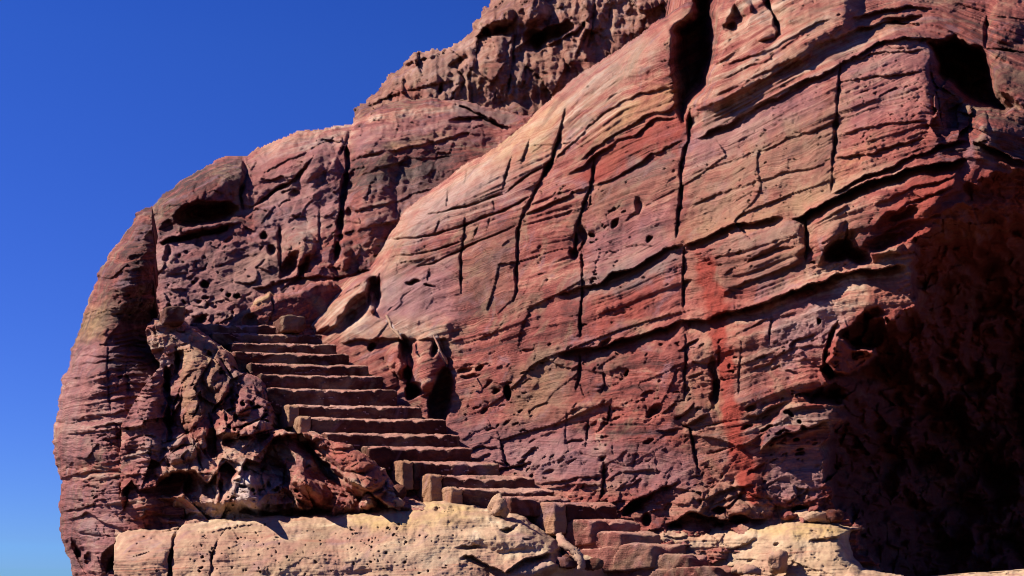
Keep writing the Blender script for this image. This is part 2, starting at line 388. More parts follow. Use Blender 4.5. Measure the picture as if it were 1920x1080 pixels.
def pitfield(r, box, size, thr, d, seed, el=2.2, slope=-.35, soft=.22):
    W = r.win([(box[0], box[1]), (box[2], box[3])], 0); x = r.wx[W]; y = r.wy[W]
    ex = sstep(box[0], box[0] + 40, x) * (1 - sstep(box[2] - 40, box[2], x)) * sstep(box[1], box[1] + 30, y) * (1 - sstep(box[3] - 30, box[3], y))
    yy = y - slope * x
    n = perlin(x / (size * el), yy / size, seed) + .5 * perlin(x / size / 1.1, yy / size * 2.3, seed + 1)
    cl = sstep(-.15, .45, perlin(x / (size * 9), yy / (size * 7), seed + 2))
    r.D[W] += .6 * d * ex * cl * sstep(thr, thr + soft, n)
def scatter_pits(r, box, n, rmin, rmax, d, seed, poly=None, el=1.6, ang=-15):
    g = np.random.RandomState(seed)
    for i in range(n):
        x = g.uniform(box[0], box[2]); y = g.uniform(box[1], box[3])
        if poly and not inside(np.array([x]), np.array([y]), poly)[0]: continue
        q = g.uniform(0, 1) ** 2.2; a = rmin + (rmax - rmin) * q
        r.hole((x, y), a * g.uniform(0.9, el), a, d * (0.4 + 0.6 * q), ang + g.uniform(-35, 35), 0.8)

C = Relief(480, 2350, -260, 1150, 1.75, seed=1)
C.base = tps([(1160,940,13.5),(1040,910,14.05),(936,861,14.7),(862,806,15.3),(790,760,15.9),(717,700,16.6),(655,640,17.2),(560,600,18.2),
 (1300,985,12.9),(1450,985,12.6),(1600,970,12.4),(1300,700,13.45),(1300,460,14.0),(1300,260,14.8),(1300,50,15.9),(1150,150,16.6),
 (1000,700,15.0),(1000,460,15.9),(1000,330,16.6),(850,560,16.5),(760,480,17.6),(700,520,17.8),(1560,800,12.45),(1560,600,12.3),(1700,450,11.9),(1740,300,12.0),
 (1740,150,12.7),(1600,100,13.6),(1500,0,14.9),(1750,0,14.4),(2000,300,11.8),(2300,500,11.5),(2300,0,14.0),(2000,900,11.6),(1100,-200,20.0),(1700,-240,17.5),(1300,1150,12.4),(2300,1150,11),(700,900,14.6),(500,1100,14.2)], C.X, C.Y)
C.strata([
 [(480,560),(600,500),(800,410),(1035,290),(1170,185),(1280,140),(1400,85),(1550,0),(1700,-30),(1850,20),(2350,150)],
 [(480,620),(600,540),(836,397),(945,363),(1035,318),(1125,285),(1190,253),(1300,212),(1402,163),(1508,102),(1573,69),(1687,20),(1760,25),(1850,70),(2350,250)],
 [(480,680),(600,590),(721,470),(860,440),(982,401),(1108,350),(1218,289),(1304,261),(1353,236),(1443,189),(1590,116),(1720,65),(1800,90),(1880,150),(2350,300)],
 [(480,740),(600,650),(811,495),(974,430),(1100,400),(1280,345),(1400,295),(1560,225),(1730,175),(1850,215),(2350,340)],
 [(480,800),(600,710),(800,620),(1064,540),(1190,500),(1280,459),(1402,418),(1508,402),(1565,365),(1728,304),(1820,282),(2350,400)],
 [(480,880),(600,790),(800,730),(1007,669),(1121,650),(1280,592),(1402,567),(1508,532),(1622,500),(1720,490),(2350,560)],
 [(480,940),(600,870),(840,810),(1000,785),(1200,780),(1284,795),(1394,783),(1484,754),(1600,740),(2350,700)],
 [(480,1000),(840,890),(1000,885),(1130,880),(1280,895),(1423,850),(1545,840),(1650,830),(2350,830)],
 [(480,1100),(1000,980),(1200,960),(1400,965),(1560,950),(2350,950)]])
# outline: the bright ridge running down to the left
ridge = [(1300,-260),(1290,0),(1230,40),(1160,92),(1105,125),(1060,160),(1010,205),(975,238),(930,275),(870,308),(835,335),(790,368),(762,392),(735,430),(712,470),(690,500),(655,515),(600,560),(545,585),(510,600),(490,640)]
C.cut([(2350,-260),(1300,-260)] + ridge[1:] + [(482,700),(482,1150),(2350,1150)], sil=ridge, R=1.3, wid=55, jag=0.6)
calm = np.ones(C.X.shape)
for poly_, k_ in [([(850,640),(1280,600),(1300,800),(1560,820),(1560,980),(1150,980),(950,900),(850,800)], .75), ([(640,520),(760,400),(960,400),(1060,480),(1060,640),(700,640)], .45), ([(1290,600),(1540,560),(1560,760),(1300,800)], -.3), ([(1340,480),(1505,420),(1510,520),(1350,570)], -.6), ([(1285,300),(1420,230),(1560,180),(1560,350),(1480,400),(1290,450)], .6), ([(1090,470),(1100,370),(1270,290),(1270,440),(1150,500)], .6)]:
    dd = poly_dist(C.X, C.Y, poly_, True); dd = np.where(inside(C.X, C.Y, poly_), dd, -dd); calm *= 1 - k_ * sstep(-30, 40, dd)
micro(C, 0.048, 0.052, 0.013, calm=calm)
rot = lambda X, Y, a: (X * math.cos(a) + Y * math.sin(a), -X * math.sin(a) + Y * math.cos(a))
fx, fy = rot(C.X, C.Y, -.42)
C.D += (.085 * facets(fx, fy, 70, 3, .7, 2.4) + .022 * facets(fx, fy, 22, 5, .9, 2.4)) * (.25 + .75 * sstep(-.2, .5, perlin(C.X / 130, C.Y / 130, 61) + (1 - calm)))
foot = sstep(880, 940, C.Y) * (1 - sstep(1540, 1580, C.X)); C.D += foot * (.10 * facets(C.X, C.Y, 34, 7, 1.0, 1.5) + .03 * facets(C.X, C.Y, 12, 8, 1.0, 1.3))
# upper left: dark hollow behind the big fin (x 1290-1345) and the fin right of it
C.area([(1265,150),(1262,60),(1300,20),(1312,-60),(1345,-60),(1342,40),(1340,110),(1322,160),(1290,195),(1283,225),(1272,200)], 2.4, 30)
C.bump((1230,60), 95, 120, 0.55, -25, 1.0)
C.area([(1341,-80),(1343,60),(1335,125),(1300,200),(1340,215),(1460,140),(1600,60),(1620,-80)], -0.35, 26)
C.crack([(1441,-40),(1440,5),(1452,30),(1460,60),(1450,78)], 9, 0.5); C.crack([(1450,72),(1430,80)], 6, 0.3)
C.hole((1385,35), 22, 32, 0.35, 20); C.hole((1370,55), 16, 12, 0.3); C.bump((1435,70), 16, 9, 0.15, -20); C.bump((1395,12), 18, 20, 0.2)
# long bedding breaks, traced
for pts, h, wb in [
  ([(1300,261),(1353,236),(1400,213),(1443,189),(1492,161),(1540,140),(1590,116),(1647,81),(1700,68),(1769,73)], .20, 14),
  ([(1300,212),(1350,190),(1402,163),(1450,140),(1508,102),(1573,69),(1640,40)], .09, 10),
  ([(1035,305),(1088,253),(1130,215),(1170,191),(1210,171),(1271,161)], .10, 12),
  ([(1080,301),(1129,269),(1182,236),(1227,208),(1280,204)], .12, 14),
  ([(1060,330),(1125,285),(1190,253),(1231,222),(1280,218)], .16, 16),
  ([(982,401),(1047,379),(1108,350),(1161,330),(1218,289),(1280,265)], .10, 10),
  ([(1280,457),(1321,445),(1353,430),(1402,418),(1475,406)], .30, 16),
  ([(1484,412),(1508,402),(1545,381),(1565,372),(1618,347),(1700,318),(1760,306),(1818,300)], .62, 13),
  ([(1040,556),(1088,540),(1120,531),(1150,512),(1190,500),(1222,483),(1250,468),(1285,458)], .34, 9),
  ([(1275,602),(1320,598),(1361,585),(1402,575),(1455,558),(1508,538),(1565,518),(1622,505),(1700,498)], .42, 14),
  ([(1047,663),(1121,650),(1170,636),(1210,624),(1285,600)], .40, 12),
  ([(1560,365),(1620,330),(1700,300),(1760,275),(1815,262)], .22, 12),
  ([(1394,783),(1440,768),(1484,754)], .16, 12), ([(1423,844),(1467,815),(1510,800),(1560,787)], .2, 10),
  ([(1280,797),(1333,778)], .16, 9), ([(1227,812),(1280,800)], .16, 9), ([(1194,935),(1280,903)], .14, 8),
  ([(1225,215),(1290,190),(1340,150)], .08, 9),
  ([(1580,40),(1640,20),(1700,12),(1745,18)], .18, 18), ([(1570,70),(1610,50),(1680,40),(1730,45)], .22, 14),
  ([(1590,118),(1640,100),(1740,95)], .08, 8),
  ([(1565,160),(1620,145),(1735,135)], .08, 8), ([(1563,250),(1640,235),(1740,225)], .05, 6),
  ([(1565,300),(1650,282),(1740,255)], .12, 9), ([(1290,385),(1400,345),(1560,300)], .05, 7), ([(1290,330),(1400,290),(1560,235)], .05, 7),
  ([(880,900),(960,872),(1000,868)], .18, 10), ([(860,850),(900,838),(950,842)], .1, 8), ([(1000,905),(1060,898),(1125,893)], .1, 7),
  ([(1360,640),(1440,600),(1500,585)], .05, 8), ([(1400,700),(1480,660),(1560,640)], .05, 8),
  ([(1400,490),(1450,470),(1505,460)], .09, 9), ([(1380,540),(1440,510),(1505,490)], .09, 9), ([(1350,520),(1420,480),(1500,440)], .05, 6),
  ([(1640,420),(1700,385),(1790,350)], .10, 12), ([(1630,450),(1700,415),(1780,395)], .10, 12), ([(1640,385),(1720,350),(1800,330)], .08, 10),
  ([(1340,180),(1420,140),(1500,100)], .05, 7), ([(1360,120),(1440,95),(1560,30)], .06, 8), ([(1350,150),(1420,118),(1500,70)], .05, 7)]:
    C.ledge(pts, h, wb)
for pts, w, d in [
  ([(1060,204),(1047,261),(1035,301),(1022,325),(1007,350),(994,375),(985,395),(978,411),(972,430),(970,463),(969,544),(962,565)], 5, .22),
  ([(1047,255),(1035,301),(1015,340)], 9, .3),
  ([(842,354),(838,395)], 3, .16), ([(960,291),(952,320),(943,356)], 3, .16), ([(994,261),(985,290),(978,310)], 3, .15),
  ([(925,377),(925,400)], 3, .14), ([(825,408),(815,436)], 3, .14), ([(872,402),(868,463),(864,471),(865,552)], 3.5, .18), ([(899,422),(886,451)], 3, .14),
  ([(920,406),(913,432)], 2.5, .12), ([(805,500),(801,532)], 3, .14), ([(877,305),(872,345)], 2, .1),
  ([(945,363),(917,373),(868,387),(836,397),(800,402)], 3.4, .18), ([(1027,310),(994,326),(945,363)], 3.4, .18),
  ([(998,365),(941,398),(901,410),(860,426),(819,440),(762,447),(721,451)], 3.4, .2),
  ([(974,420),(925,442),(884,459),(844,479),(811,495),(782,500)], 3, .16), ([(872,451),(827,465),(791,475),(745,480)], 3, .16),
  ([(1115,291),(1108,350),(1092,391),(1080,432),(1078,479)], 5, .25), ([(1110,354),(1108,378),(1100,395)], 4, .16),
  ([(1092,463),(1090,528),(1091,544),(1089,590),(1088,634)], 3.6, .22), ([(1088,664),(1086,700),(1080,734)], 4, .2),
  ([(1297,210),(1290,265),(1278,308),(1275,381),(1267,447)], 4.5, .24), ([(1296,205),(1290,262)], 8, .2),
  ([(1282,463),(1283,544),(1282,581)], 4, .2), ([(1286,626),(1284,707),(1282,750)], 3, .14), ([(1280,795),(1296,803),(1302,850),(1310,888)], 4, .18),
  ([(1577,115),(1571,183),(1565,265),(1561,326)], 5.5, .18), ([(1563,325),(1559,362)], 4, .12),
  ([(1511,410),(1512,487)], 7, .3), ([(1133,866),(1131,895),(1126,935)], 5, .3), ([(1204,383),(1199,400),(1185,405)], 3, .14),
  ([(1340,700),(1338,765)], 12, .3), ([(1447,588),(1441,640)], 2.5, .1), ([(1100,440),(1083,480)], 9, .2), ([(1096,745),(1088,715)], 3, .1),
  ([(1130,690),(1134,720),(1125,740)], 3, .12), ([(1102,790),(1096,838)], 2.2, .12), ([(1063,770),(1060,838)], 1.8, .07), ([(1063,795),(1100,790)], 1.6, .05),
  ([(1144,762),(1140,800)], 8, .25), ([(935,815),(945,860),(952,882)], 3, .14), ([(940,862),(960,875)], 5, .2),
  ([(1571,600),(1548,650),(1545,690)], 6, .3), ([(1660,240),(1740,225)], 2, .05), ([(705,640),(730,600)], 2, .08),
  ([(1390,640),(1385,740)], 2, .06), ([(1303,803),(1360,792)], 3, .12), ([(1320,850),(1370,840)], 3, .12), ([(1350,640),(1345,700)], 3, .08)]:
    C.crack(pts, w, d)
# smooth slab with two dark hollows above the stair head
C.area([(505,600),(560,560),(640,515),(690,505),(700,520),(680,570),(665,600),(640,618),(600,625)], -0.25, 14)
C.crack([(712,512),(708,550),(700,590)], 10, .35); C.hole((700,548), 17, 34, .75, 12); C.bump((697,566), 9, 22, .35, 0); C.hole((668,580), 20, 36, .5, 35)
C.hole((648,602), 16, 26, .35, 50)
C.area([(635,620),(690,585),(720,580),(850,600),(850,640),(640,640)], -0.10, 16)
C.ledge([(640,640),(700,636),(760,636),(850,636)], .16, 24, 6)
# lumps and shafts below that ledge, right of the upper steps
C.bump((745,670), 22, 30, .35); C.hole((758,655), 14, 30, .5, -10); C.hole((762,700), 9, 14, .5); C.bump((752,690), 11, 16, .3)
C.bump((800,680), 36, 55, .45, 8); C.hole((816,655), 6, 17, .45); C.hole((828,745), 24, 58, .8, 8, .6); C.hole((775,735), 16, 22, .8, 30); C.hole((700,650), 8, 10, .35)
C.crack([(770,640),(772,690),(765,720),(780,745)], 7, .35); C.crack([(820,640),(838,678),(843,710)], 5, .3)
C.bump((710,715), 35, 40, .2); C.bump((790,715), 26, 30, .2)
C.hole((951,737), 8, 17, .65, 6); C.bump((925,700), 40, 30, .08); C.hole((776,528), 14, 5, .25, -8); C.hole((806,535), 12, 4, .2, 10)
for c, a, b, d, g in [((898,690),12,6,.22,-25),((872,695),16,6,.2,-20),((930,735),10,5,.18,-25),((880,705),18,4,.16,-10),((1078,480),12,10,.25,0),((1092,440),10,16,.25,-15),
  
  ((1152,420),6,10,.22,20),((1198,385),9,14,.18,0),((1216,450),9,6,.2,-30),((1110,440),8,5,.18,0),
  ((1175,695),4,8,.25,30),((1136,640),16,7,.18,-35),((1165,700),22,16,.08,0),((1230,770),16,10,.16,-20),((1335,690),8,24,.16,0),
  ((1505,800),6,5,.3,0),((1498,790),4,3,.2,0),((1490,822),5,4,.25,0),((1480,776),7,4,.2,-20),((1462,812),9,4,.2,-25),((1487,780),5,4,.2,0),((1500,842),8,3,.2,-10),((1440,800),14,4,.18,-25),
  ((1405,765),14,5,.16,-25),((1400,800),16,4,.14,-22),((1500,850),12,4,.18,-10),((1560,880),18,6,.1,-25),((1535,603),5,5,.3,0)]:
    C.hole(c, a, b, d, g)
# raised tongue of rock between beds M1 and M2, its broken lower edge
C.area([(1290,470),(1350,440),(1470,415),(1505,412),(1508,490),(1440,520),(1380,545),(1352,560),(1340,500)], -0.10, 10)
C.area([(1520,408),(1560,385),(1620,360),(1720,325),(1800,318),(1800,360),(1740,400),(1700,440),(1690,480),(1622,490),(1600,440),(1560,480),(1530,500)], -0.16, 12)
C.hole((1575,470), 32, 22, .6, -20, .7); C.hole((1612,480), 26, 18, .6, 0); C.hole((1680,430), 60, 34, .3, -30); C.hole((1660,455), 50, 16, .3, -15); C.hole((1700,400), 34, 9, .22, -25)
C.bump((1560,440), 14, 40, .15, 35); C.crack([(1590,430),(1582,470)], 7, .25)
# the cave: a deep hollow whose roof and sides are carved away from the lit face
cave = [(1850,330),(1810,345),(1800,372),(1770,395),(1745,420),(1715,450),(1712,492),(1712,520),(1705,560),(1690,590),(1672,605),(1655,590),(1625,583),(1610,592),(1590,615),
        (1570,640),(1545,655),(1540,690),(1545,718),(1495,750),(1530,762),(1575,765),(1575,782),(1560,812),(1545,830),(1545,880),(1552,930),(1580,955),(1610,985),(1600,1020),(1640,1060),(1700,1160),(2500,1160),(2500,250),(1990,300)]
W, f = C.area(cave, 0.0, 8)
x = C.wx[W] + 9 * perlin(C.X[W] / 24, C.Y[W] / 24, 91) + 10 * facets(C.X[W], C.Y[W], 34, 34, .4); y = C.wy[W] + 9 * perlin(C.X[W] / 24, C.Y[W] / 24, 92) + 8 * facets(C.X[W], C.Y[W], 30, 35, .4); dist = poly_dist(x, y, cave, True); ins = inside(x, y, cave)
C.D[W] += ins * (.16 * facets(x, y, 60, 9, .9, 1.6) + .06 * facets(x, y, 22, 10, 1, 1.5))
upr = sstep(400, 640, y + (x - 1700) * .15)
deep = np.where(ins, 1.6 * sstep(0, 14, dist) + 3.2 * (1 - np.exp(-dist / 60)) + 2.0 * sstep(40, 300, dist), 0)
C.D[W] += deep * (.11 + .89 * upr) * (0.95 + 0.12 * fbm(x / 60, y / 60, 3, 5))
# lower roof beds and faint blocks inside the hollow
C.bump((1790,640), 150, 60, .5, -20, 1); C.bump((1700,830), 34, 30, .5); C.bump((1850,760), 110, 90, .4, 10, 1); C.bump((1820,980), 160, 40, .4, -5, 1)
# hanging lobe and the curled slab under it, catching the light at the cave mouth
C.hole((1640,588), 22, 10, .4, -10)
C.area([(1560,650),(1572,632),(1600,650),(1645,652),(1648,668),(1628,690),(1590,705),(1560,700),(1550,680)], -3.4, 7)
C.hole((1605,665), 32, 11, .35, -4); C.bump((1580,722), 50, 22, .9, 30, 1)
C.area([(1478,760),(1530,752),(1570,765),(1560,800),(1480,830),(1420,850),(1430,800)], -.12, 12)
# upper right: corner of the fin, dark hollow beyond it, then the farther pillar
C.area([(1742,82),(1790,72),(1838,88),(1852,112),(1866,160),(1880,190),(1898,200),(1878,214),(1850,208),(1812,190),(1786,165),(1760,140)], 1.8, 20)
C.area([(1742,90),(1790,120),(1850,200),(1838,250),(1826,262),(1768,265),(1752,200),(1745,150)], .55, 40)
C.D += .25 * facets(C.X, C.Y, 26, 33, 1.1, .9) * sstep(1735, 1760, C.X) * (1 - sstep(1835, 1860, C.X)) * sstep(120, 150, C.Y) * (1 - sstep(255, 275, C.Y)); C.crack([(1742,120),(1752,170),(1768,240)], 5, .15)
C.hole((1895,190), 30, 10, .3, 35)
C.area([(1848,-60),(1850,40),(1852,95),(1870,160),(1900,200),(2000,210),(2000,-60)], -.15, 20)
C.crack([(1850,92),(1880,95),(1925,98)], 4, .2); C.crack([(1858,30),(1925,38)], 3, .15); C.crack([(1851,30),(1848,90)], 8, .3)
C.bump((1885,58), 34, 28, .15); C.bump((1690,70), 40, 22, .2, 0); C.hole((1690,38), 40, 8, .3, -5); C.bump((1870,250), 60, 30, .25, 10, 1)
C.ledge([(1830,262),(1870,282),(1900,300),(1940,310)], .3, 16)
C.area([(1815,255),(1850,262),(1900,290),(1940,300),(1940,330),(1810,300)], -.1, 10)
# broken foot of the wall
C.ledge([(1160,960),(1200,935),(1225,925)], .5, 24, 8); C.hole((1185,955), 22, 10, .4, -30); C.hole((1213,975), 12, 12, .3, 0)
C.ledge([(1245,985),(1300,960),(1330,972),(1380,978),(1405,970),(1440,975)], .4, 22, 10)
for c, a, b, d in [((1385,975),20,9,.5),((1265,988),16,7,.4),((1345,958),14,8,.3),((1500,958),20,9,.45),((1560,965),16,8,.4),((1350,985),9,6,.3)]: C.hole(c, a, b, d)
C.bump((1380,955), 26, 16, .2); C.bump((1290,950), 40, 26, .18, -20); C.bump((1480,965), 18, 9, .2); C.bump((1535,960), 22, 8, .2); C.bump((1405,910), 30, 28, .12)
C.ledge([(1300,940),(1360,920),(1420,905)], .12, 12); C.ledge([(1120,905),(1170,885),(1240,880)], .07, 8)
for box, sz, th, d, s_ in [((1280,-20,1760,460),6,.62,.07,101),((840,620,1580,990),9,.55,.11,102),((980,330,1300,640),9,.55,.12,103),((690,370,1010,650),7,.66,.06,104),((1000,60,1300,340),8,.62,.08,105),((840,620,1580,990),20,.6,.14,106),((1290,440,1800,520),8,.5,.10,107),((1540,20,1760,330),5,.5,.05,108)]:
    pitfield(C, box, sz, th, d, s_)
for box, n, a, b, d, s_ in [((1290,20,1740,440),60,1.2,2.6,.06,1),((870,640,1500,980),40,1.4,5,.10,2),((1000,340,1300,620),30,1.4,5,.09,3)]:
    scatter_pits(C, box, n // 2, a, b, d, s_, el=2.6, ang=-22)
for i in range(46):   # short joints and flakes over the lower wall
    g = random.Random(i); x = g.uniform(860, 1500); y = g.uniform(650, 960); a = g.uniform(-0.7, 0.1) if g.random() < .75 else g.uniform(1.2, 1.9); L = g.uniform(14, 60)
    p = [(x, y), (x + L * .5 * math.cos(a) , y + L * .5 * math.sin(a) + g.uniform(-4, 4)), (x + L * math.cos(a), y + L * math.sin(a))]
    if a < 1: C.ledge(p, g.uniform(.04, .13), g.uniform(5, 14), 6, ends=8)
    else: C.crack(p, g.uniform(1.2, 2.2), g.uniform(.03, .08))
# rock colours, with shade painted into the cave and hollows
C.paint('pale', [(480,640),(560,560),(690,505),(760,392),(870,308),(1010,205),(1160,92),(1290,0),(1290,60),(1200,140),(1120,200),(1040,300),(960,380),(860,410),(780,470),(740,560),(650,610),(560,620)], 26, 1.0)
C.paint('pale', [(1040,120),(1180,60),(1250,120),(1150,220),(1060,260),(1030,330),(900,400),(840,380),(960,250)], 26, .4)
C.paint('pale', [(640,590),(850,590),(850,640),(640,640)], 12, .9)
C.paint('pale', [(1300,205),(1400,150),(1520,90),(1600,60),(1640,80),(1500,165),(1400,215),(1300,262)], 14, .75)
C.paint('pale', [(1280,290),(1420,235),(1540,200),(1540,240),(1400,300),(1290,350)], 26, .5)
C.paint('pale', [(1340,-20),(1350,100),(1300,200),(1420,160),(1520,80),(1600,0),(1600,-60),(1340,-60)], 20, .55)
C.paint('pale', [(1290,620),(1400,580),(1520,545),(1620,510),(1700,505),(1600,580),(1540,650),(1450,700),(1300,740)], 20, .5)
C.paint('pale', line=[(1125,795),(1128,840),(1135,890)], w=7, soft=5, amt=1.0); C.paint('pale', [(1310,900),(1400,880),(1440,960),(1260,980),(1230,960)], 20, .5)
C.paint('yellow', [(1240,440),(1400,400),(1560,330),(1640,250),(1600,320),(1500,400),(1300,450)], 24, .5)
C.paint('yellow', [(900,260),(980,230),(1060,180),(1040,280),(930,330)], 18, .45); C.paint('yellow', [(1160,200),(1290,130),(1300,180),(1180,240),(1100,280)], 16, .5)
C.paint('yellow', [(960,700),(1030,700),(1020,780),(960,790)], 20, .4); C.paint('yellow', [(1330,730),(1360,735),(1355,790),(1330,770)], 8, .6); C.paint('yellow', [(1570,330),(1560,180),(1590,120),(1600,200)], 12, .3)
C.paint('grey', [(1060,520),(1180,490),(1280,460),(1290,490),(1180,540),(1070,560)], 14, .9); C.paint('grey', [(1280,480),(1340,450),(1500,410),(1510,440),(1340,480)], 10, .5)
C.paint('grey', [(1040,100),(1200,40),(1240,110),(1120,180),(1050,190)], 22, .45); C.paint('grey', [(1460,770),(1580,765),(1560,800),(1460,800)], 10, .6); C.paint('grey', [(1180,300),(1260,290),(1240,330),(1170,350)], 12, .6)
C.paint('grey', [(1450,600),(1540,590),(1520,650),(1440,700),(1400,660)], 16, .35); C.paint('grey', [(1560,590),(1420,740),(1300,760)], 20, .3)
C.paint('tan', [(1290,300),(1420,240),(1580,180),(1570,340),(1500,400),(1290,455)], 26, .8); C.paint('tan', [(1290,470),(1500,420),(1510,500),(1360,550),(1290,560)], 12, .7); C.paint('tan', [(1100,360),(1270,300),(1270,360),(1100,420)], 14, .6)
C.paint('tan', [(1540,380),(1640,340),(1620,440),(1540,480)], 14, .6); C.paint('tan', [(960,690),(1080,690),(1060,790),(950,800)], 22, .6); C.paint('tan', [(1290,600),(1420,590),(1380,900),(1290,890)], 26, .5); C.paint('tan', [(1230,930),(1400,900),(1440,980),(1260,990)], 16, .6); C.paint('tan', [(870,440),(970,420),(960,560),(860,560)], 26, .5)
C.paint('mauve', [(840,790),(1000,790),(1300,860),(1300,920),(1000,900),(860,860)], 26, .7); C.paint('mauve', [(690,520),(850,480),(860,600),(700,600)], 30, .7); C.paint('mauve', [(1290,240),(1420,190),(1540,150),(1540,200),(1290,330)], 20, .5); C.paint('mauve', [(1440,850),(1560,840),(1540,920),(1450,940)], 16, .7)
C.paint('mauve', [(1420,600),(1560,560),(1590,600),(1480,700)], 22, .6); C.paint('mauve', [(1100,420),(1260,380),(1260,470),(1100,520)], 24, .5); C.paint('mauve', [(1560,100),(1740,60),(1740,220),(1570,280)], 26, .35); C.paint('mauve', [(750,400),(960,300),(1000,360),(780,460)], 24, .5)
C.paint('red', line=[(1318,475),(1328,520),(1345,580),(1352,640),(1360,700),(1370,760),(1378,820),(1395,880),(1412,930)], w=19, soft=8, amt=1.0)
C.paint('red', line=[(1335,560),(1350,620)], w=22, soft=12, amt=1.0); C.paint('red', [(1380,820),(1420,880),(1410,900),(1360,880)], 12, .8)
C.paint('red', [(1060,330),(1125,285),(1230,222),(1300,215),(1290,250),(1218,280),(1108,345)], 12, .75); C.paint('red', [(950,290),(985,270),(1010,330),(960,360)], 10, .45)
C.paint('red', [(1640,420),(1700,340),(1800,310),(1920,330),(1900,440),(1700,480)], 20, .7); C.paint('red', [(1110,560),(1230,540),(1200,600),(1110,625)], 14, .5); C.paint('red', [(1620,520),(1700,510),(1700,590),(1640,600)], 10, .55)
C.paint('red', [(1290,690),(1340,690),(1340,760),(1300,760)], 10, .4); C.paint('red', [(1580,240),(1740,180),(1740,240),(1580,300)], 22, .35)
C.paint('dark', [(1100,330),(1290,250),(1290,300),(1100,380)], 20, .25); C.paint('dark', [(860,470),(970,440),(970,640),(860,600)], 28, .45); C.paint('dark', [(1460,190),(1570,170),(1560,330),(1440,300)], 30, .5)
C.paint('dark', [(1750,60),(2350,-100),(2350,600),(1750,420)], 40, .55); C.paint('dark', cave, 20, .45); C.paint('red', cave, 16, .65); C.paint('dark', [(1230,-40),(1340,-60),(1340,120),(1270,180),(1200,60)], 20, .55)  # painted shade: right overhang, cave (reddened too) and the hollow by the fin
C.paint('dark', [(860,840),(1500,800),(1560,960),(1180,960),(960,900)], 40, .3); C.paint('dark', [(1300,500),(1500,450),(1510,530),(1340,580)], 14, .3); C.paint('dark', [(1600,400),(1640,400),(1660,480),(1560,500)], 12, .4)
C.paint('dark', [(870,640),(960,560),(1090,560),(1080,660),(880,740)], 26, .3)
C.paint('white', line=[(725,596),(737,618),(752,633),(764,645)], w=2.5, soft=2, amt=1); C.paint('white', line=[(812,628),(824,655),(838,680)], w=1.6, soft=2, amt=1)
for n_ in ('pale','yellow','red','dark','grey','white','tan','mauve'): C.attr.setdefault(n_, np.zeros(C.X.shape))
C.attr['tan'] *= 1 - C.attr['red']; C.attr['mauve'] *= 1 - C.attr['red']; C.attr['yellow'] *= 1 - C.attr['red']
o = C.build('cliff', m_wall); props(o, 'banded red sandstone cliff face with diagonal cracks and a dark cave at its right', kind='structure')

# ================================================================== LEFT CLIFF (rounded hill left of the ridge)
B = Relief(60, 1100, 150, 1120, 1.9, seed=2)
B.base = tps([(285,400,20.6),(285,640,18.6),(450,300,21.6),(450,450,20.0),(450,560,19.0),(640,260,21.4),(640,400,19.8),(640,520,18.6),(800,200,22.0),(800,300,20.6),(800,500,18.6),(1000,220,21.8),(1000,400,19.5),
  (300,900,16.6),(600,800,18.0),(900,800,18)], B.X, B.Y)
B.strata([[(60,500),(300,420),(450,350),(640,285),(734,281),(844,257),(1000,230)],[(60,640),(300,540),(520,470),(700,400),(900,330)],[(60,760),(280,680),(500,610),(700,520),(900,460)],[(60,900),(300,880),(800,800)]])
bsil = [(262,700),(270,480),(276,400),(300,368),(330,345),(365,322),(400,300),(440,289),(462,291),(500,268),(545,248),(580,241),(612,240),(655,232),(690,205),(740,190),(800,182),(850,187),(905,195),(950,208)]
B.cut([(262,1120)] + bsil + [(1100,230),(1100,1120)], sil=bsil, R=1.6, wid=60, jag=.8)
micro(B, 0.05, 0.11, 0.03)
B.D += .14 * facets(B.X, B.Y, 70, 11, .9, 1.3) * sstep(-.3, .4, perlin(B.X / 120, B.Y / 120, 5)) + .07 * facets(B.X, B.Y, 24, 12, .9, 1.4)
B.bump((380,345), 100, 55, .55, -25, 1); B.hole((385,400), 62, 24, 1.0, -8, .7); B.ledge([(305,452),(360,440),(430,428)], .35, 14, 20); B.area([(300,455),(345,440),(430,425),(430,432),(350,452),(305,460)], .4, 3)
B.bump((390,425), 60, 7, .25, -8); B.hole((320,430), 20, 18, .4); B.crack([(455,290),(462,330),(450,365),(455,390)], 8, .45)
for pts, w, d in [([(652,262),(650,300),(645,360),(636,420),(628,490)], 9, .6), ([(655,250),(640,290)], 14, .4), ([(470,390),(500,370),(560,330),(590,290)], 5, .3), ([(525,420),(522,470),(528,530)], 6, .3),
   ([(585,300),(560,335),(500,368)], 8, .2), ([(580,480),(560,520),(530,545)], 9, .3), ([(600,390),(600,480)], 5, .15), ([(735,281),(700,292),(660,302)], 4, .2), ([(390,490),(380,510)], 3,.15), ([(880,245),(905,235)],3,.2), ([(945,235),(943,250)],3,.3), ([(560,555),(620,525),(720,505)], 6, .2)]:
    B.crack(pts, w, d)
for pts, h, wb in [([(720,284),(780,275),(844,257),(900,250)], .2, 12), ([(850,195),(900,212),(950,236),(965,240)], .5, 10), ([(840,225),(900,218),(955,238)], .35, 14), ([(660,330),(760,300),(870,290)], .1, 10), ([(660,400),(760,370),(860,340)], .1, 10),
    ([(655,440),(700,425),(780,400)], .1, 10), ([(300,520),(400,500),(500,470)], .06, 10), ([(470,545),(560,520),(620,515)], .2, 12), ([(480,330),(560,290),(640,255)], .1, 12), ([(480,600),(520,560),(560,550)], .3, 16)]:
    B.ledge(pts, h, wb)
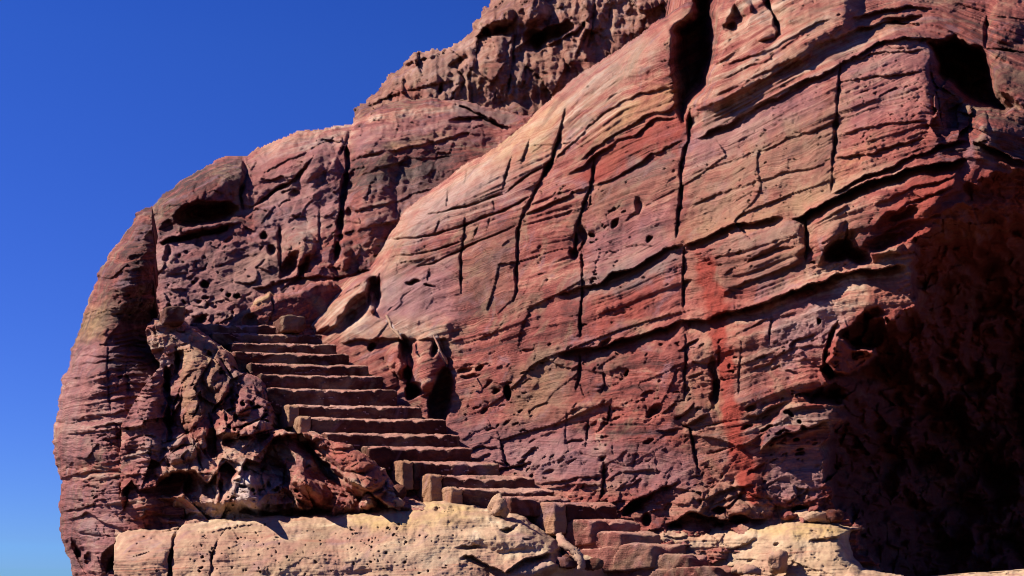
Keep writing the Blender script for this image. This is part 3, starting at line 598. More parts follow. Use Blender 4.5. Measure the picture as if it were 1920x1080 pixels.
for c, a, b, d, g in [((496,443),9,9,.5,0),((384,534),9,7,.4,0),((444,555),7,5,.35,0),((430,550),5,4,.3,0),((508,472),8,12,.3,0),((315,478),8,20,.35,0),((362,528),4,3,.2,0),((552,365),9,14,.2,50),((660,350),16,12,.2,0),
   ((545,495),14,30,.45,30),((570,500),10,22,.35,20),((660,400),14,14,.25,0),((630,480),12,30,.3,0),((610,350),20,50,.15,10),((820,300),30,60,.15,0),((770,330),14,50,.12,0),((340,590),30,8,.2,-10),((378,600),18,8,.25,-20),((372,458),8,14,.16,0),((430,450),12,6,.15,-20)]:
    B.hole(c, a, b, d, g)
B.bump((560,460), 34, 40, .35); B.bump((600,320), 36, 70, .3, 5, 1); B.bump((700,360), 46, 110, .35, 5, 1); B.bump((800,370), 60, 90, .2, 0, 1); B.bump((560,320), 60, 30, .2, -35, 1); B.bump((640,470), 20, 40, .2)
scatter_pits(B, (300,450,560,600), 50, 1.6, 5, .14, 11); pitfield(B, (290,440,580,620), 8, .6, .10, 111); pitfield(B, (440,240,760,540), 9, .55, .14, 112, slope=-.6); pitfield(B, (290,300,480,460), 9, .55, .12, 113)
# dark broken ramp with a pale crest behind the stair head
B.paint('pale', [(500,240),(655,232),(640,300),(560,330),(470,380),(470,330)], 22, .6); B.paint('pale', [(690,215),(860,205),(860,235),(690,265)], 12, .5); B.paint('pale', [(500,390),(600,390),(580,500),(520,470)], 20, .4)
B.paint('dark', [(290,340),(460,290),(460,380),(430,420),(300,450),(280,420)], 16, .9); B.paint('dark', [(640,300),(800,270),(860,300),(760,460),(640,500)], 34, .6); B.paint('dark', [(600,300),(650,300),(640,500),(590,500)], 20, .4)
B.paint('mauve', [(290,440),(520,440),(560,580),(300,640)], 30, .75); B.paint('mauve', [(440,310),(640,250),(640,420),(500,440)], 30, .6); B.paint('tan', [(380,480),(520,460),(540,540),(420,580)], 24, .5); B.paint('mauve', [(660,240),(900,200),(900,260),(660,300)], 20, .5); B.paint('dark', [(580,480),(720,470),(700,520),(560,540)], 12, .5); B.paint('yellow', [(400,500),(520,460),(540,540),(440,540)], 20, .35); B.paint('yellow', [(720,270),(840,240),(850,255),(720,290)], 8, .6)
B.paint('grey', [(480,400),(590,400),(570,470),(500,450)], 16, .6); B.paint('grey', [(840,180),(960,210),(960,240),(860,220)], 8, .7); B.paint('grey', [(680,330),(860,280),(780,420),(680,440)], 22, .45); B.paint('red', [(470,300),(560,270),(540,340),(480,380)], 16, .5); B.paint('red', [(670,240),(720,235),(660,300)], 12, .35)
for n_ in ('pale','yellow','red','dark','grey','white','tan','mauve'): B.attr.setdefault(n_, np.zeros(B.X.shape))
o = B.build('rock_hill', m_left, 6); props(o, 'rounded purplish sandstone hill behind and left of the stair, under the blue sky', kind='structure')

# ================================================================== UPPER BACK CLIFF
A = Relief(600, 1420, -260, 330, 2.4, seed=3)
A.base = tps([(700,220,26),(900,100,25.5),(1100,100,24.5),(1300,0,24),(900,260,24.5),(700,300,25),(1000,-200,29),(1400,-200,28),(1350,250,24)], A.X, A.Y)
A.strata([[(600,300),(900,180),(1400,100)],[(600,330),(900,300),(1400,260)]])
asil = [(640,330),(655,235),(668,205),(690,178),(712,158),(745,126),(775,105),(800,92),(835,86),(870,80),(886,62),(888,45),(905,18),(925,-8),(960,-60),(1000,-250)]
A.cut([(640,330)] + asil + [(1420,-260),(1420,330)], sil=asil, R=1.6, wid=55, jag=1.3)
micro(A, .08, .14, .03)
A.D += .20 * np.abs(perlin(A.X / 20, A.Y / 75, 31)) + .07 * np.abs(perlin(A.X / 9, A.Y / 34, 33)) + .30 * facets(A.X, A.Y, 60, 13, .9, .7) + .07 * facets(A.X, A.Y, 20, 14, 1, .8)
A.hole((935,55), 32, 16, .8, -5, .6); A.bump((925,35), 42, 20, .5, -10); A.hole((1040,60), 40, 15, .8, -20, .6); A.hole((1010,80), 16, 20, .9); A.hole((1000,75), 22, 26, .6); A.bump((985,20), 50, 26, .5); A.hole((860,120), 26, 10, .4, -30)
for pts, h, wb in [([(880,70),(930,60),(965,40)], .5, 16), ([(960,95),(1020,55),(1075,30)], .6, 18), ([(680,200),(760,170),(860,150)], .3, 20), ([(1000,100),(1080,60),(1120,20)], .3, 14), ([(700,150),(760,120),(850,95)], .2, 16)]: A.ledge(pts, h, wb)
for pts, w, d in [([(965,60),(960,120),(950,180)], 5, .4), ([(830,150),(820,190)], 6, .4), ([(860,180),(870,150),(850,120)], 5, .3), ([(1115,0),(1112,50),(1100,90)], 5, .3), ([(930,170),(925,195)], 5, .4), ([(1145,0),(1140,40)],4,.3)]: A.crack(pts, w, d)
A.paint('pale', [(640,330),(600,100),(1400,-200),(1400,200)], 40, .25); A.paint('grey', [(940,70),(980,80),(990,190),(950,190)], 12, .7); A.paint('pale', [(955,165),(980,160),(975,190)], 6, .8)
A.paint('red', [(730,170),(800,155),(800,180),(740,190)], 8, .5); A.paint('grey', [(780,110),(860,100),(850,190),(790,180)], 14, .4)
for n_ in ('pale','yellow','red','dark','grey','white','tan','mauve'): A.attr.setdefault(n_, np.zeros(A.X.shape))
o = A.build('upper_cliff', m_back, 8); props(o, 'dark brown pitted cliff top rising behind the pale ridge', kind='structure')

# ================================================================== LEFT BUTTRESS
P = Relief(60, 360, 380, 1150, 1.5, seed=4)
P.base = tps([(190,500,16.9),(250,420,17.0),(285,450,16.6),(292,560,16.4),(190,700,16.0),(120,700,16.7),(270,620,17.0),(280,800,15.7),(200,850,15.3),(110,850,16.2),(230,1000,14.8),(130,1000,15.6),(320,1000,14.6),(320,800,15.9)], P.X, P.Y)
P.strata([[(60,560),(200,500),(360,480)],[(60,720),(150,690),(360,640)],[(60,800),(200,790),(360,760)],[(60,900),(200,900),(360,860)],[(60,1000),(360,990)]], 1.2)
psil = [(285,384),(272,390),(252,402),(240,425),(222,455),(205,478),(184,510),(172,545),(160,580),(150,610),(140,645),(125,690),(112,730),(108,765),(98,800),(102,850),(106,880),(115,905),(110,935),(112,965),(110,995),(114,1010),(126,1030),(135,1060),(142,1150)]
prt = [(285,384),(288,430),(290,480),(292,560),(285,600),(300,640),(330,760),(345,860),(350,1150)]
P.cut(psil + [(350,1150)] + prt[::-1], sil=psil, R=1.5, wid=75, jag=.9)
micro(P, .055, .08, .03)
P.D += .07 * facets(P.X, P.Y, 44, 15, .9, 1.2) + .02 * facets(P.X, P.Y, 14, 16, 1, 1.6)
# right flank of the buttress turns away from the sun into the deep cleft
t = np.clip((P.X - np.interp(P.Y, [380,430,520,620,700,760], [246,246,232,220,235,262])) / 55, 0, 1.2) * (1 - sstep(640, 760, P.Y))
P.D += .8 * t ** 1.5
P.crack([(243,650),(232,690),(240,740)], 8, .15); P.crack([(300,700),(322,780),(318,860),(320,900)], 10, .5); P.crack([(205,640),(200,700),(208,770)], 4, .1)
for i in range(26):
    g = random.Random(i + 500); y = 640 + i * 13 + g.uniform(-3, 3); x0 = g.uniform(110, 240); P.ledge([(x0, y + 8), (x0 + 40, y), (x0 + g.uniform(70, 110), y + g.uniform(-6, 4))], g.uniform(.04, .13), g.uniform(5, 9), 7, ends=14)
for i in range(12):
    g = random.Random(i + 560); y = 625 + i * 9; P.ledge([(215, y), (245, y - 3), (278, y + g.uniform(-4, 4))], g.uniform(.08, .16), 5, 5, ends=8)
P.ledge([(100,905),(140,888),(215,892)], .1, 14, 6); P.ledge([(110,980),(160,960),(200,985),(240,995)], .12, 16, 10); P.crack([(145,1000),(200,1005),(230,1010)], 4, .12)
P.shelf([(112,925),(170,890),(235,888)], .12, 20, 20)
P.bump((165,995), 22, 20, .12); P.bump((190,1040), 42, 40, .25); P.hole((215,1050), 26, 30, .35, 20); P.hole((165,1050), 9, 14, .3); P.hole((150,1040), 8, 14, .3, 20); P.crack([(230,1000),(215,1040),(200,1075)], 8, .3); P.crack([(135,1010),(150,1050),(165,1080)], 8, .3)
P.bump((270,930), 40, 60, .25, 0, 1); P.hole((233,920), 12, 22, .2)
pitfield(P, (90,780,270,980), 7, .3, .13, 121, slope=-.1); pitfield(P, (110,480,330,860), 8, .5, .10, 122, slope=-.1)
P.paint('pale', [(120,720),(230,690),(260,760),(180,840),(110,830)], 24, .45); P.paint('pale', [(130,885),(230,880),(220,900),(140,905)], 8, .8); P.paint('mauve', [(110,640),(280,640),(300,800),(110,880)], 26, .6); P.paint('mauve', [(110,900),(250,900),(240,1080),(120,1080)], 26, .5); P.paint('grey', [(150,970),(185,970),(180,1005),(150,1000)], 8, .7); P.paint('pale', [(215,770),(310,800),(300,880),(220,880)], 20, .35)
P.paint('dark', [(225,420),(290,390),(290,620),(220,600)], 12, .8); P.paint('dark', [(210,620),(280,610),(280,700),(190,700)], 14, .6); P.paint('dark', [(60,900),(150,900),(160,1090),(60,1090)], 20, .35); P.paint('dark', [(150,500),(230,470),(210,620),(140,640)], 20, .4); P.paint('yellow', [(140,590),(200,560),(190,640),(140,650)], 14, .5)  # flank inside the cleft is painted dark to deepen its shade
for n_ in ('pale','yellow','red','dark','grey','white','tan','mauve'): P.attr.setdefault(n_, np.zeros(P.X.shape))
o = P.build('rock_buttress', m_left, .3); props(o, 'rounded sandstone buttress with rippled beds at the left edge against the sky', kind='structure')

# ================================================================== ERODED FLANK OF THE STAIR
E = Relief(200, 900, 560, 1060, 1.35, seed=5, warp=1.0)
E.base = tps([(300,620,16.4),(380,620,16.5),(300,740,15.5),(440,700,15.6),(540,760,15.2),(560,830,14.6),(640,880,14.1),(740,930,13.5),(400,840,14.6),(250,850,15.0),(480,900,13.9),(300,960,14.3),(600,960,13.8),(800,1000,13.3),(850,900,13.9),(240,980,14.6)], E.X, E.Y)
E.strata([[(200,640),(400,600),(560,620),(760,700)],[(200,740),(400,700),(560,760),(800,860)],[(200,860),(400,800),(560,850),(800,940)],[(200,960),(500,950),(800,990)]])
esil = [(272,608),(288,596),(303,597),(345,600),(354,606),(372,614),(398,640),(432,660),(440,690),(470,700),(492,712),(505,735),(512,775),(516,802),(560,812),(590,808),(612,822),(660,835),(690,855),(722,880),(735,905),(760,930),(800,945),(850,960)]
E.cut([(225,860),(228,800),(255,740),(300,690),(275,640)] + esil + [(850,1060),(215,1060),(215,985),(228,960),(225,900)], sil=esil, R=.5, wid=14, jag=.8)
micro(E, .05, .06, .016)
E.D += .05 * ridged(E.X / 42, E.Y / 60, 3, 77) - .05 + .24 * facets(E.X, E.Y, 66, 17, 1.0, .8) + .05 * facets(E.X, E.Y, 20, 18, 1.1, 1.0)
# hollowed-out base: everything under this line is recessed
u = Z4((330,690),(370,690),(405,640),(440,690),(520,665),(560,640),(600,600),(650,610),(700,600),(760,650),(800,600),(840,540),(900,600),(935,540),(1000,560),(1060,450),(1120,430),(1190,420),(1240,500),(1330,590),(1420,650),(1500,690),(1571,740),(1640,790))
ux = np.array([p[0] for p in u]); uy = np.array([p[1] for p in u])
tt = E.wy - np.interp(E.wx, ux, uy)
und = sstep(-2, 5, tt) * (1 - sstep(0, 16, E.wx - 770)) * sstep(225, 245, E.wx)
E.D += und * (.14 + .30 * np.exp(-np.clip(tt, 0, None) / 40)) - .12 * (1 - sstep(-2, 2, tt)) * np.exp(np.clip(tt, None, 0) / 16)
E.D += .35 * sstep(945, 975, E.wy + .03 * (600 - E.wx) ) * (E.wx < 770)
H = lambda p, rx, ry, d, *a: E.hole(Z4(p)[0], rx, ry, d * .62, *a)
U = lambda p, *a: E.bump(Z4(p)[0], *a)
# shadow bands and hollows of the base
H((620,660), 40, 24, 1.0, 0, .6); H((600,770), 46, 20, .7, 5, .6); H((430,770), 20, 18, .7); H((870,580), 26, 26, .3, 60); H((1060,590), 40, 50, .8, 50, .6); H((1180,690), 90, 16, .4, 48, .6); H((1300,560), 16, 60, .6, -38, .6)
H((1080,760), 36, 34, .6, 0, .7); H((790,690), 26, 22, .45); H((1230,470), 26, 20, .5, 30); H((1200,790), 60, 10, .6, 0, .6); H((1000,790), 40, 8, .5, 0, .6); H((700,800), 30, 8, .4); H((780,470),10,26,.6,0,.6); H((860,460),14,16,.5); H((980,470),34,10,.4,-30)
U((1190,640), 18, 56, .45, -42); U((1230,690), 44, 26, .5, 20); U((930,680), 22, 40, .4, -20); U((990,640), 24, 16, .35); U((890,640), 10, 34, .3, 10); U((960,740), 14, 30, .35, -35); U((810,650), 5, 40, .35); U((645,690), 5, 18, .3); U((830,720), 60, 26, .2, 0, 1)
# big red boulders of the upper flank
U((1420,540), 50, 26, .6, 8); U((1330,465), 44, 18, .4, 14); U((1240,415), 40, 16, .35, 12); U((1480,640), 44, 34, .55, 20); U((1150,415), 26, 14, .3); U((1370,600), 16, 50, .25, -45); U((1400,460), 24, 14, .3); H((1500,590),22,7,.35,-25); H((1520,690),36,6,.5,-30); H((1400,500),40,5,.3,0)
U((1500,740), 18, 16, .5, 0)
# upper knobs: slabs and stubs left of the upper steps
U((720,420), 22, 34, .3); U((640,500), 34, 28, .35, -30); U((600,450), 26, 18, .25, -20); U((560,600), 20, 14, .2); U((690,300), 22, 50, .25, 10); U((790,160), 18, 34, .3); U((830,240), 16, 24, .25); U((860,400), 34, 24, .3); U((960,410), 30, 14, .3, -25); U((700,120), 26, 44, .25, -10, 1); U((920,300), 20, 16, .3); U((470,260), 40, 60, .35, 15, 1); U((480,420), 36, 60, .3, 0, 1)
U((560,560), 10, 20, .15)
for pts, w, d in [(Z4((565,120),(572,200),(580,300),(582,400),(576,455)), 12, .7), (Z4((615,30),(625,80),(610,150)), 11, .6), (Z4((540,470),(620,450),(700,400)), 4, .25), (Z4((590,520),(640,480),(690,480)), 4, .22), (Z4((690,430),(720,560),(740,600)), 4, .2), (Z4((760,330),(790,420),(800,540)), 5, .35),
   (Z4((880,200),(860,240),(800,300),(780,330)), 7, .4), (Z4((900,330),(950,310),(1010,300)), 5, .35), (Z4((870,400),(960,380),(1040,340)), 5, .4), (Z4((840,460),(940,440),(1080,400)), 5, .35), (Z4((1070,440),(1150,430)), 5, .25), (Z4((640,200),(600,300),(600,400)), 4, .2), (Z4((700,200),(720,280),(690,360)), 4, .2), (Z4((820,80),(850,140),(880,180)), 5, .3), (Z4((1110,300),(1100,380)), 3, .2)]:
    E.crack(pts, w, d)
for c, a, b in [((870,290),9,12),((890,350),10,14),((840,360),8,8),((920,290),8,7),((880,400),7,6),((860,320),6,6),((900,250),7,6),((990,300),10,6),((820,150),6,10),((760,60),8,8),((880,120),8,8),((540,700),9,9),((1010,600),6,8),((960,680),5,6),((970,700),4,6)]: H(c, a / 2.0 + 1, b / 2.0 + 1, .35)
scatter_pits(E, (400,740,540,820), 40, 1.6, 5, .2, 31); pitfield(E, (440,700,560,830), 7, .4, .2, 131, slope=0); pitfield(E, (250,560,760,960), 9, .5, .15, 132, slope=.2);  scatter_pits(E, (420,900,560,960), 40, 2, 6, .2, 33)
for i in range(26):
    g = random.Random(i + 700); y = 690 + i * 8; x0 = g.uniform(232, 262); E.ledge([(x0, y + 3), (x0 + 26, y), (x0 + g.uniform(40, 66), y + g.uniform(-4, 3))], g.uniform(.04, .10), 5, 5, ends=8)
E.paint('pale', [(230,800),(270,790),(330,800),(360,830),(300,850)], 10, .4); E.paint('yellow', [(330,650),(400,640),(410,760),(350,800)], 18, .55); E.paint('pale', [(380,740),(440,760),(470,820),(400,830),(350,860)], 14, .5)
E.paint('white', Z4((870,680),(920,560),(1010,600),(960,660),(1040,760),(980,800),(900,760)), 8, .85); E.paint('pale', Z4((480,720),(560,740),(900,730),(1040,800),(480,830)), 10, .8); E.paint('white', Z4((690,760),(760,780),(700,810)), 6, .8)
E.paint('red', Z4((1100,400),(1330,440),(1500,520),(1600,700),(1560,760),(1450,640),(1280,520)), 14, .6); E.paint('red', Z4((1110,640),(1230,640),(1300,760),(1120,740)), 8, .5); E.paint('grey', Z4((560,450),(700,410),(720,560),(580,560)), 8, .7); E.paint('grey', Z4((820,80),(880,120),(840,200),(800,160)), 6, .6)
E.paint('pale', [(200,560),(900,560),(900,1060),(200,1060)], 10, .42); E.paint('dark', Z4((1000,450),(1200,420),(1300,560),(1440,680),(1400,760),(1250,760),(1100,640),(1000,620)), 12, .4)  # the dark patch paints the shadow under the overhang
E.paint('pale', [(290,640),(400,640),(520,740),(500,820),(380,820),(330,760)], 26, .5); E.paint('mauve', [(230,690),(330,660),(330,860),(230,880)], 20, .6); E.paint('mauve', [(420,660),(520,720),(540,800),(440,780)], 14, .6); E.paint('tan', [(340,640),(420,660),(430,760),(350,800)], 14, .7); E.paint('pale', [(275,590),(310,575),(330,640),(290,700)], 10, .5)
for n_ in ('pale','yellow','red','dark','grey','white','tan','mauve'): E.attr.setdefault(n_, np.zeros(E.X.shape))
o = E.build('rock_outcrop', m_flank, 2.5); props(o, 'pitted red outcrop hollowed underneath, supporting the left side of the stone stair', kind='structure')

# ================================================================== SHADED RIB BEHIND THE STAIR HEAD
K = Relief(400, 660, 500, 660, 1.3, seed=9)
K.base = tps([(430,600,17.7),(620,525,18.2),(500,600,17.55),(520,560,17.8),(640,640,18.0),(400,650,17.6)], K.X, K.Y)
K.strata([[(400,600),(660,500)],[(400,660),(660,600)]])
ks = [(425,612),(445,588),(468,574),(480,560),(505,544),(516,552),(550,545),(585,528),(600,522),(626,522)]
K.cut(ks + [(640,540),(640,660),(425,660)], sil=ks, R=.5, wid=12, jag=.9)
micro(K, .02, .06, .03); K.hole((470,600), 16, 12, .2); K.crack([(505,545),(512,580),(500,620)], 3, .12)
K.paint('yellow', [(440,590),(510,540),(520,556),(470,585),(450,606)], 6, .8); K.paint('dark', [(470,580),(640,540),(640,640),(430,640)], 10, .5)  # lit crest painted yellow, shaded face painted dark
for n_ in ('pale','yellow','red','dark','grey','white','tan','mauve'): K.attr.setdefault(n_, np.zeros(K.X.shape))
o = K.build('rock_rib', m_flank, 1.2); props(o, 'shaded rib of rock with a yellowish lit crest behind the top of the stair', kind='structure')

# ================================================================== PALE LEDGES IN FRONT
F = Relief(190, 1240, 900, 1180, 1.5, seed=6)
F.base = tps([(220,990,14.0),(450,965,13.7),(620,960,13.5),(830,945,13.0),(1000,985,12.5),(1060,1040,12.2),(220,1150,13.2),(500,1100,12.5),(800,1100,12.0),(1000,1090,12.1),(340,1080,13.0),(1240,1100,13.0),(1140,1060,12.9),(500,1180,12.1)], F.X, F.Y)
F.strata([[(190,1000),(1240,960)],[(190,1060),(700,1030),(1240,1010)],[(190,1100),(1240,1060)],[(190,1180),(1240,1130)]], 1.2)
fs = [(212,1020),(222,996),(260,990),(300,992),(330,985),(372,976),(420,966),(500,964),(560,966),(620,962),(690,955),(740,950),(790,940),(830,938),(880,945),(930,952),(985,968),(1015,990),(1042,1012),(1060,1035),(1100,1030),(1150,1040),(1220,1050),(1240,1060)]
F.cut([(212,1180)] + fs + [(1240,1180)], sil=fs, R=1.3, wid=34, jag=.6)
micro(F, .010, .06, .010)
F.D += .025 * facets(F.X, F.Y, 80, 20, .8, 2.4) + .010 * facets(F.X, F.Y, 22, 21, 1, 1.6)
F.crack([(340,984),(325,1010),(318,1060),(318,1110)], 5, .35); F.crack([(330,985),(350,975),(368,972)], 4, .3); F.crack([(408,1010),(396,1040),(394,1080)], 2.6, .2); F.crack([(280,1035),(262,1040),(248,1044)], 3, .14); F.crack([(430,985),(412,1005)], 2, .12); F.crack([(300,998),(345,990)], 4, .2)
F.ledge([(860,1044),(880,1046),(920,1062),(944,1070),(960,1060),(1000,1045),(1045,1036)], .24, 30, 8); F.hole((1052,1042), 14, 20, .7, 20, .6); F.bump((1075,1052), 13, 12, .2); F.bump((990,1070), 60, 22, .2, -10, 1)
F.crack([(1045,1010),(1062,1030),(1080,1045)], 6, .3); F.ledge([(930,985),(950,990),(985,980)], .12, 8); F.hole((950,992), 12, 6, .15); F.hole((880,1030), 26, 5, .1); F.hole((820,955), 12, 5, .16); F.hole((900,955), 26, 6, .25, -6)
scatter_pits(F, (330,985,880,1080), 60, 1.2, 2.6, .10, 41, el=1.3, ang=10); scatter_pits(F, (640,985,760,1060), 36, 1.2, 2.8, .10, 44, el=1.3); scatter_pits(F, (420,1000,560,1070), 24, 1.2, 2.6, .1, 45, el=1.3); pitfield(F, (770,935,970,972), 7, .3, .2, 142, slope=0); pitfield(F, (860,970,1050,1050), 7, .5, .12, 143, slope=0); pitfield(F, (230,980,900,1090), 5, .68, .1, 144, slope=0)
F.ledge([(360,1000),(420,990),(500,986)], .05, 16); F.bump((270,1050), 50, 40, .12, 0, 1); F.bump((600,1040), 200, 40, .15, 0, 1); F.bump((940,1010), 90, 24, .12, 5, 1)
F.paint('pale', [(190,900),(1240,900),(1240,1180),(190,1180)], 20, .25); F.paint('yellow', [(640,945),(880,935),(900,965),(760,1000),(660,985)], 16, .8); F.paint('pale', [(230,1030),(320,1040),(320,1080),(230,1080)], 14, .5); F.paint('pale', [(780,970),(1040,990),(1030,1040),(880,1040),(780,1000)], 20, .7)
F.paint('red', [(330,1000),(500,990),(500,1060),(340,1070)], 30, .12); F.paint('grey', [(700,1040),(860,1030),(860,1080),(700,1080)], 20, .3); F.paint('dark', [(880,1060),(1010,1050),(1010,1090),(880,1090)], 16, .6)
for n_ in ('pale','yellow','red','dark','grey','white','tan','mauve'): F.attr.setdefault(n_, np.zeros(F.X.shape))
o = F.build('ledge', m_pale, 3); props(o, 'pale pinkish sandstone ledge with small round pits along the bottom', kind='structure')

G = Relief(1180, 2350, 900, 1180, 1.6, seed=7)
G.base = tps([(1240,990,12.9),(1400,985,12.5),(1550,975,12.1),(1620,990,12.0),(1240,1080,13.1),(1330,1080,12.7),(1400,1080,12.3),(1500,1080,11.7),(1640,1080,11.2),(1900,1080,10.9),(2300,1100,10.5),(1900,1180,10.3)], G.X, G.Y)
G.strata([[(1180,1000),(2350,960)],[(1180,1060),(2350,1030)],[(1180,1100),(2350,1090)]], 1.2)
gs = [(1195,1010),(1240,984),(1300,986),(1380,983),(1440,976),(1480,972),(1540,972),(1575,978),(1600,982),(1620,985),(1626,992),(1600,1003),(1594,1020),(1600,1042),(1620,1062),(1660,1072),(1700,1080),(1740,1092),(1800,1075),(1920,1068),(2350,1060)]
G.cut([(1180,1180)] + gs + [(2350,1180)], sil=gs, R=1.0, wid=30, jag=.5)
micro(G, .012, .05, .01)
G.D += .06 * facets(G.X, G.Y, 60, 22, .9, 2.4) + .02 * facets(G.X, G.Y, 18, 23, 1, 1.8)
G.ledge([(1240,1007),(1290,1004),(1330,1000)], .06, 5); G.ledge([(1330,1040),(1370,1028),(1400,1022),(1420,1010)], .08, 8); G.ledge([(1330,1064),(1400,1062)], .08, 6); G.ledge([(1510,1018),(1560,1008),(1610,1000)], .08, 6)
G.bump((1612,990), 16, 9, .15); scatter_pits(G, (1240,985,1600,1080), 40, 1.2, 4, .06, 51, el=3)
G.paint('yellow', [(1380,985),(1440,970),(1560,975),(1600,1000),(1500,1010),(1420,1000)], 12, .9); G.paint('pale', [(1180,900),(2350,900),(2350,1180),(1180,1180)], 20, .45); G.paint('dark', [(1590,980),(1640,980),(1620,1005)], 6, .8); G.paint('red', [(1320,1010),(1420,1000),(1400,1030),(1300,1040)], 12, .2)
for n_ in ('pale','yellow','red','dark','grey','white','tan','mauve'): G.attr.setdefault(n_, np.zeros(G.X.shape))
o = G.build('rock_shelf', m_pale, 3); props(o, 'bright cream and yellow rock shelf at the foot of the wall, right of the lowest steps', kind='structure')

# ================================================================== STONES
def stone_mesh(name, frame, dims, mat, r=0.05, cell=0.03, rough=0.018, seed=0, notches=None, taper=None, parent=None):
    """rounded rough block; frame = (origin of left-front-bottom corner, unit axes along, back, up), dims = (length, depth, height)"""
    o0, ax, ay, az_ = frame; Lx, Ly, Lz = dims
    nx, ny, nz = [max(2, int(d / cell)) for d in dims]
    verts = {}; V = []; F_ = []
    def vid(i, j, k):
        q = (i, j, k)
        if q not in verts: verts[q] = len(V); V.append((i / nx, j / ny, k / nz))
        return verts[q]
    for i in range(nx):
        for k in range(nz):
            F_.append((vid(i,0,k), vid(i+1,0,k), vid(i+1,0,k+1), vid(i,0,k+1))); F_.append((vid(i,ny,k), vid(i,ny,k+1), vid(i+1,ny,k+1), vid(i+1,ny,k)))
    for i in range(nx):
        for j in range(ny):
            F_.append((vid(i,j,0), vid(i,j+1,0), vid(i+1,j+1,0), vid(i+1,j,0))); F_.append((vid(i,j,nz), vid(i+1,j,nz), vid(i+1,j+1,nz), vid(i,j+1,nz)))
    for j in range(ny):
        for k in range(nz):
            F_.append((vid(0,j,k), vid(0,j,k+1), vid(0,j+1,k+1), vid(0,j+1,k))); F_.append((vid(nx,j,k), vid(nx,j+1,k), vid(nx,j+1,k+1), vid(nx,j,k+1)))
    a = np.array(V) * np.array(dims)
    c = np.clip(a, r, np.array(dims) - r); dv = a - c; ln = np.linalg.norm(dv, axis=1, keepdims=True)
    a = np.where(ln > 1e-6, c + dv / np.maximum(ln, 1e-6) * np.minimum(ln, r), a)
    n = a - np.array(dims) / 2; n /= np.array(dims) / 2; n = np.sign(n) * np.abs(n) ** 4; n /= np.linalg.norm(n, axis=1, keepdims=True) + 1e-9
    def f3(s, o_): return perlin(a[:, 0] * s + a[:, 1] * s * .7, a[:, 2] * s + a[:, 1] * s, o_)
    disp = rough * (0.9 * f3(3.0, seed) + .8 * f3(11, seed + 5) + .45 * f3(27, seed + 9))
    # worn, chipped top front edge, worn deeper where blocks meet
    if notches is not None:
        ch = .021 + .013 * perlin(a[:, 0] * 5, a[:, 0] * 0, seed + 33) + .005 * perlin(a[:, 0] * 17, a[:, 0] * 0, seed + 34)
        for (u, wd, dp) in notches: ch = ch + dp * np.clip(1 - np.abs(a[:, 0] - u * Lx) / wd, 0, 1)
        dish = .022 * np.sin(np.pi * np.clip(a[:, 0] / Lx, 0, 1)) ** 2
        a[:, 2] -= (ch * .85 + dish) * np.clip(1 - a[:, 1] / .17, 0, 1) * sstep(.25, 1.0, a[:, 2] / Lz)
    joint = 0
    for (u, wd, dp) in (notches or ()):
        f = np.clip(1 - np.abs(a[:, 0] - u * Lx) / .012, 0, 1) * np.exp(-a[:, 1] / 0.05)
        a[:, 1] += .012 * f
    top = sstep(.6, 1, a[:, 2] / Lz) * np.exp(-a[:, 1] / .10)
    a[:, 2] += (.022 * perlin(a[:, 0] * 3.1, a[:, 0] * 0, seed + 21) - .012) * top
    disp = disp + rough * 1.5 * facets(a[:, 0] * 100 + a[:, 1] * 60, a[:, 2] * 100 + a[:, 1] * 80, 9, seed & 15, 1.0, 1.2)
    a = a + n * disp[:, None]
    if taper: a[:, 0] = Lx / 2 + (a[:, 0] - Lx / 2) * (1 - taper * a[:, 2] / Lz)
    Wd = np.array(o0) + a[:, :1] * np.array(ax) + a[:, 1:2] * np.array(ay) + a[:, 2:3] * np.array(az_)
    me = bpy.data.meshes.new(name); me.from_pydata(Wd.tolist(), [], F_); me.update()
    for p in me.polygons: p.use_smooth = True
    me.materials.append(mat); o = bpy.data.objects.new(name, me); sc.collection.objects.link(o)
    if parent:
        o.parent = parent
        if parent.type == 'EMPTY': o.location = -parent.location
    return o

def wp(px, py, Y): return np.array([float(v) for v in world_pt(np.float64(px), np.float64(py), Y)])
stair = bpy.data.objects.new('staircase', None); sc.collection.objects.link(stair); stair.location = wp(1330, 1075, 11.9).tolist()
props(stair, 'worn flight of rock-cut steps climbing left and away beside the cliff', 'staircase')
# left x, right x, top y, bottom y, left-end y of top, swing of the front (radians), pale left end
STEPS = [
 (1340,1388,1058,1090, .95, .06, 0), (1290,1330,1036,1072, .85, .05, 0), (1219,1288,1016,1046, .75, .04, 0), (1162,1242,993,1024, .55, .03, 0),
 (1107,1202,970,1002, .5, 0, 0), (1038,1157,939,984, .45, 0, 1), (957,1072,928,950, .5, 0, 0), (845,1039,912,942, .5, 0, 1), (807,1003,888,926, .5, 0, 1),
 (754,937,862,902, .5, 0, 1), (692,886,833,866, .6, 0, 0), (612,862,808,838, .5, 0, 0), (563,838,779,812, .5, 0, 1), (541,791,755,786, .5, 0, 1),
 (500,746,724,762, .5, 0, 0), (490,719,698,732, .5, 0, 0), (470,692,677,706, .5, 0, 0), (441,655,656,684, .5, 0, 0), (435,632,638,664, .5, 0, 0), (398,606,620,646, .6, 0, 0), (362,560,604,628, .7, 0, 0)]
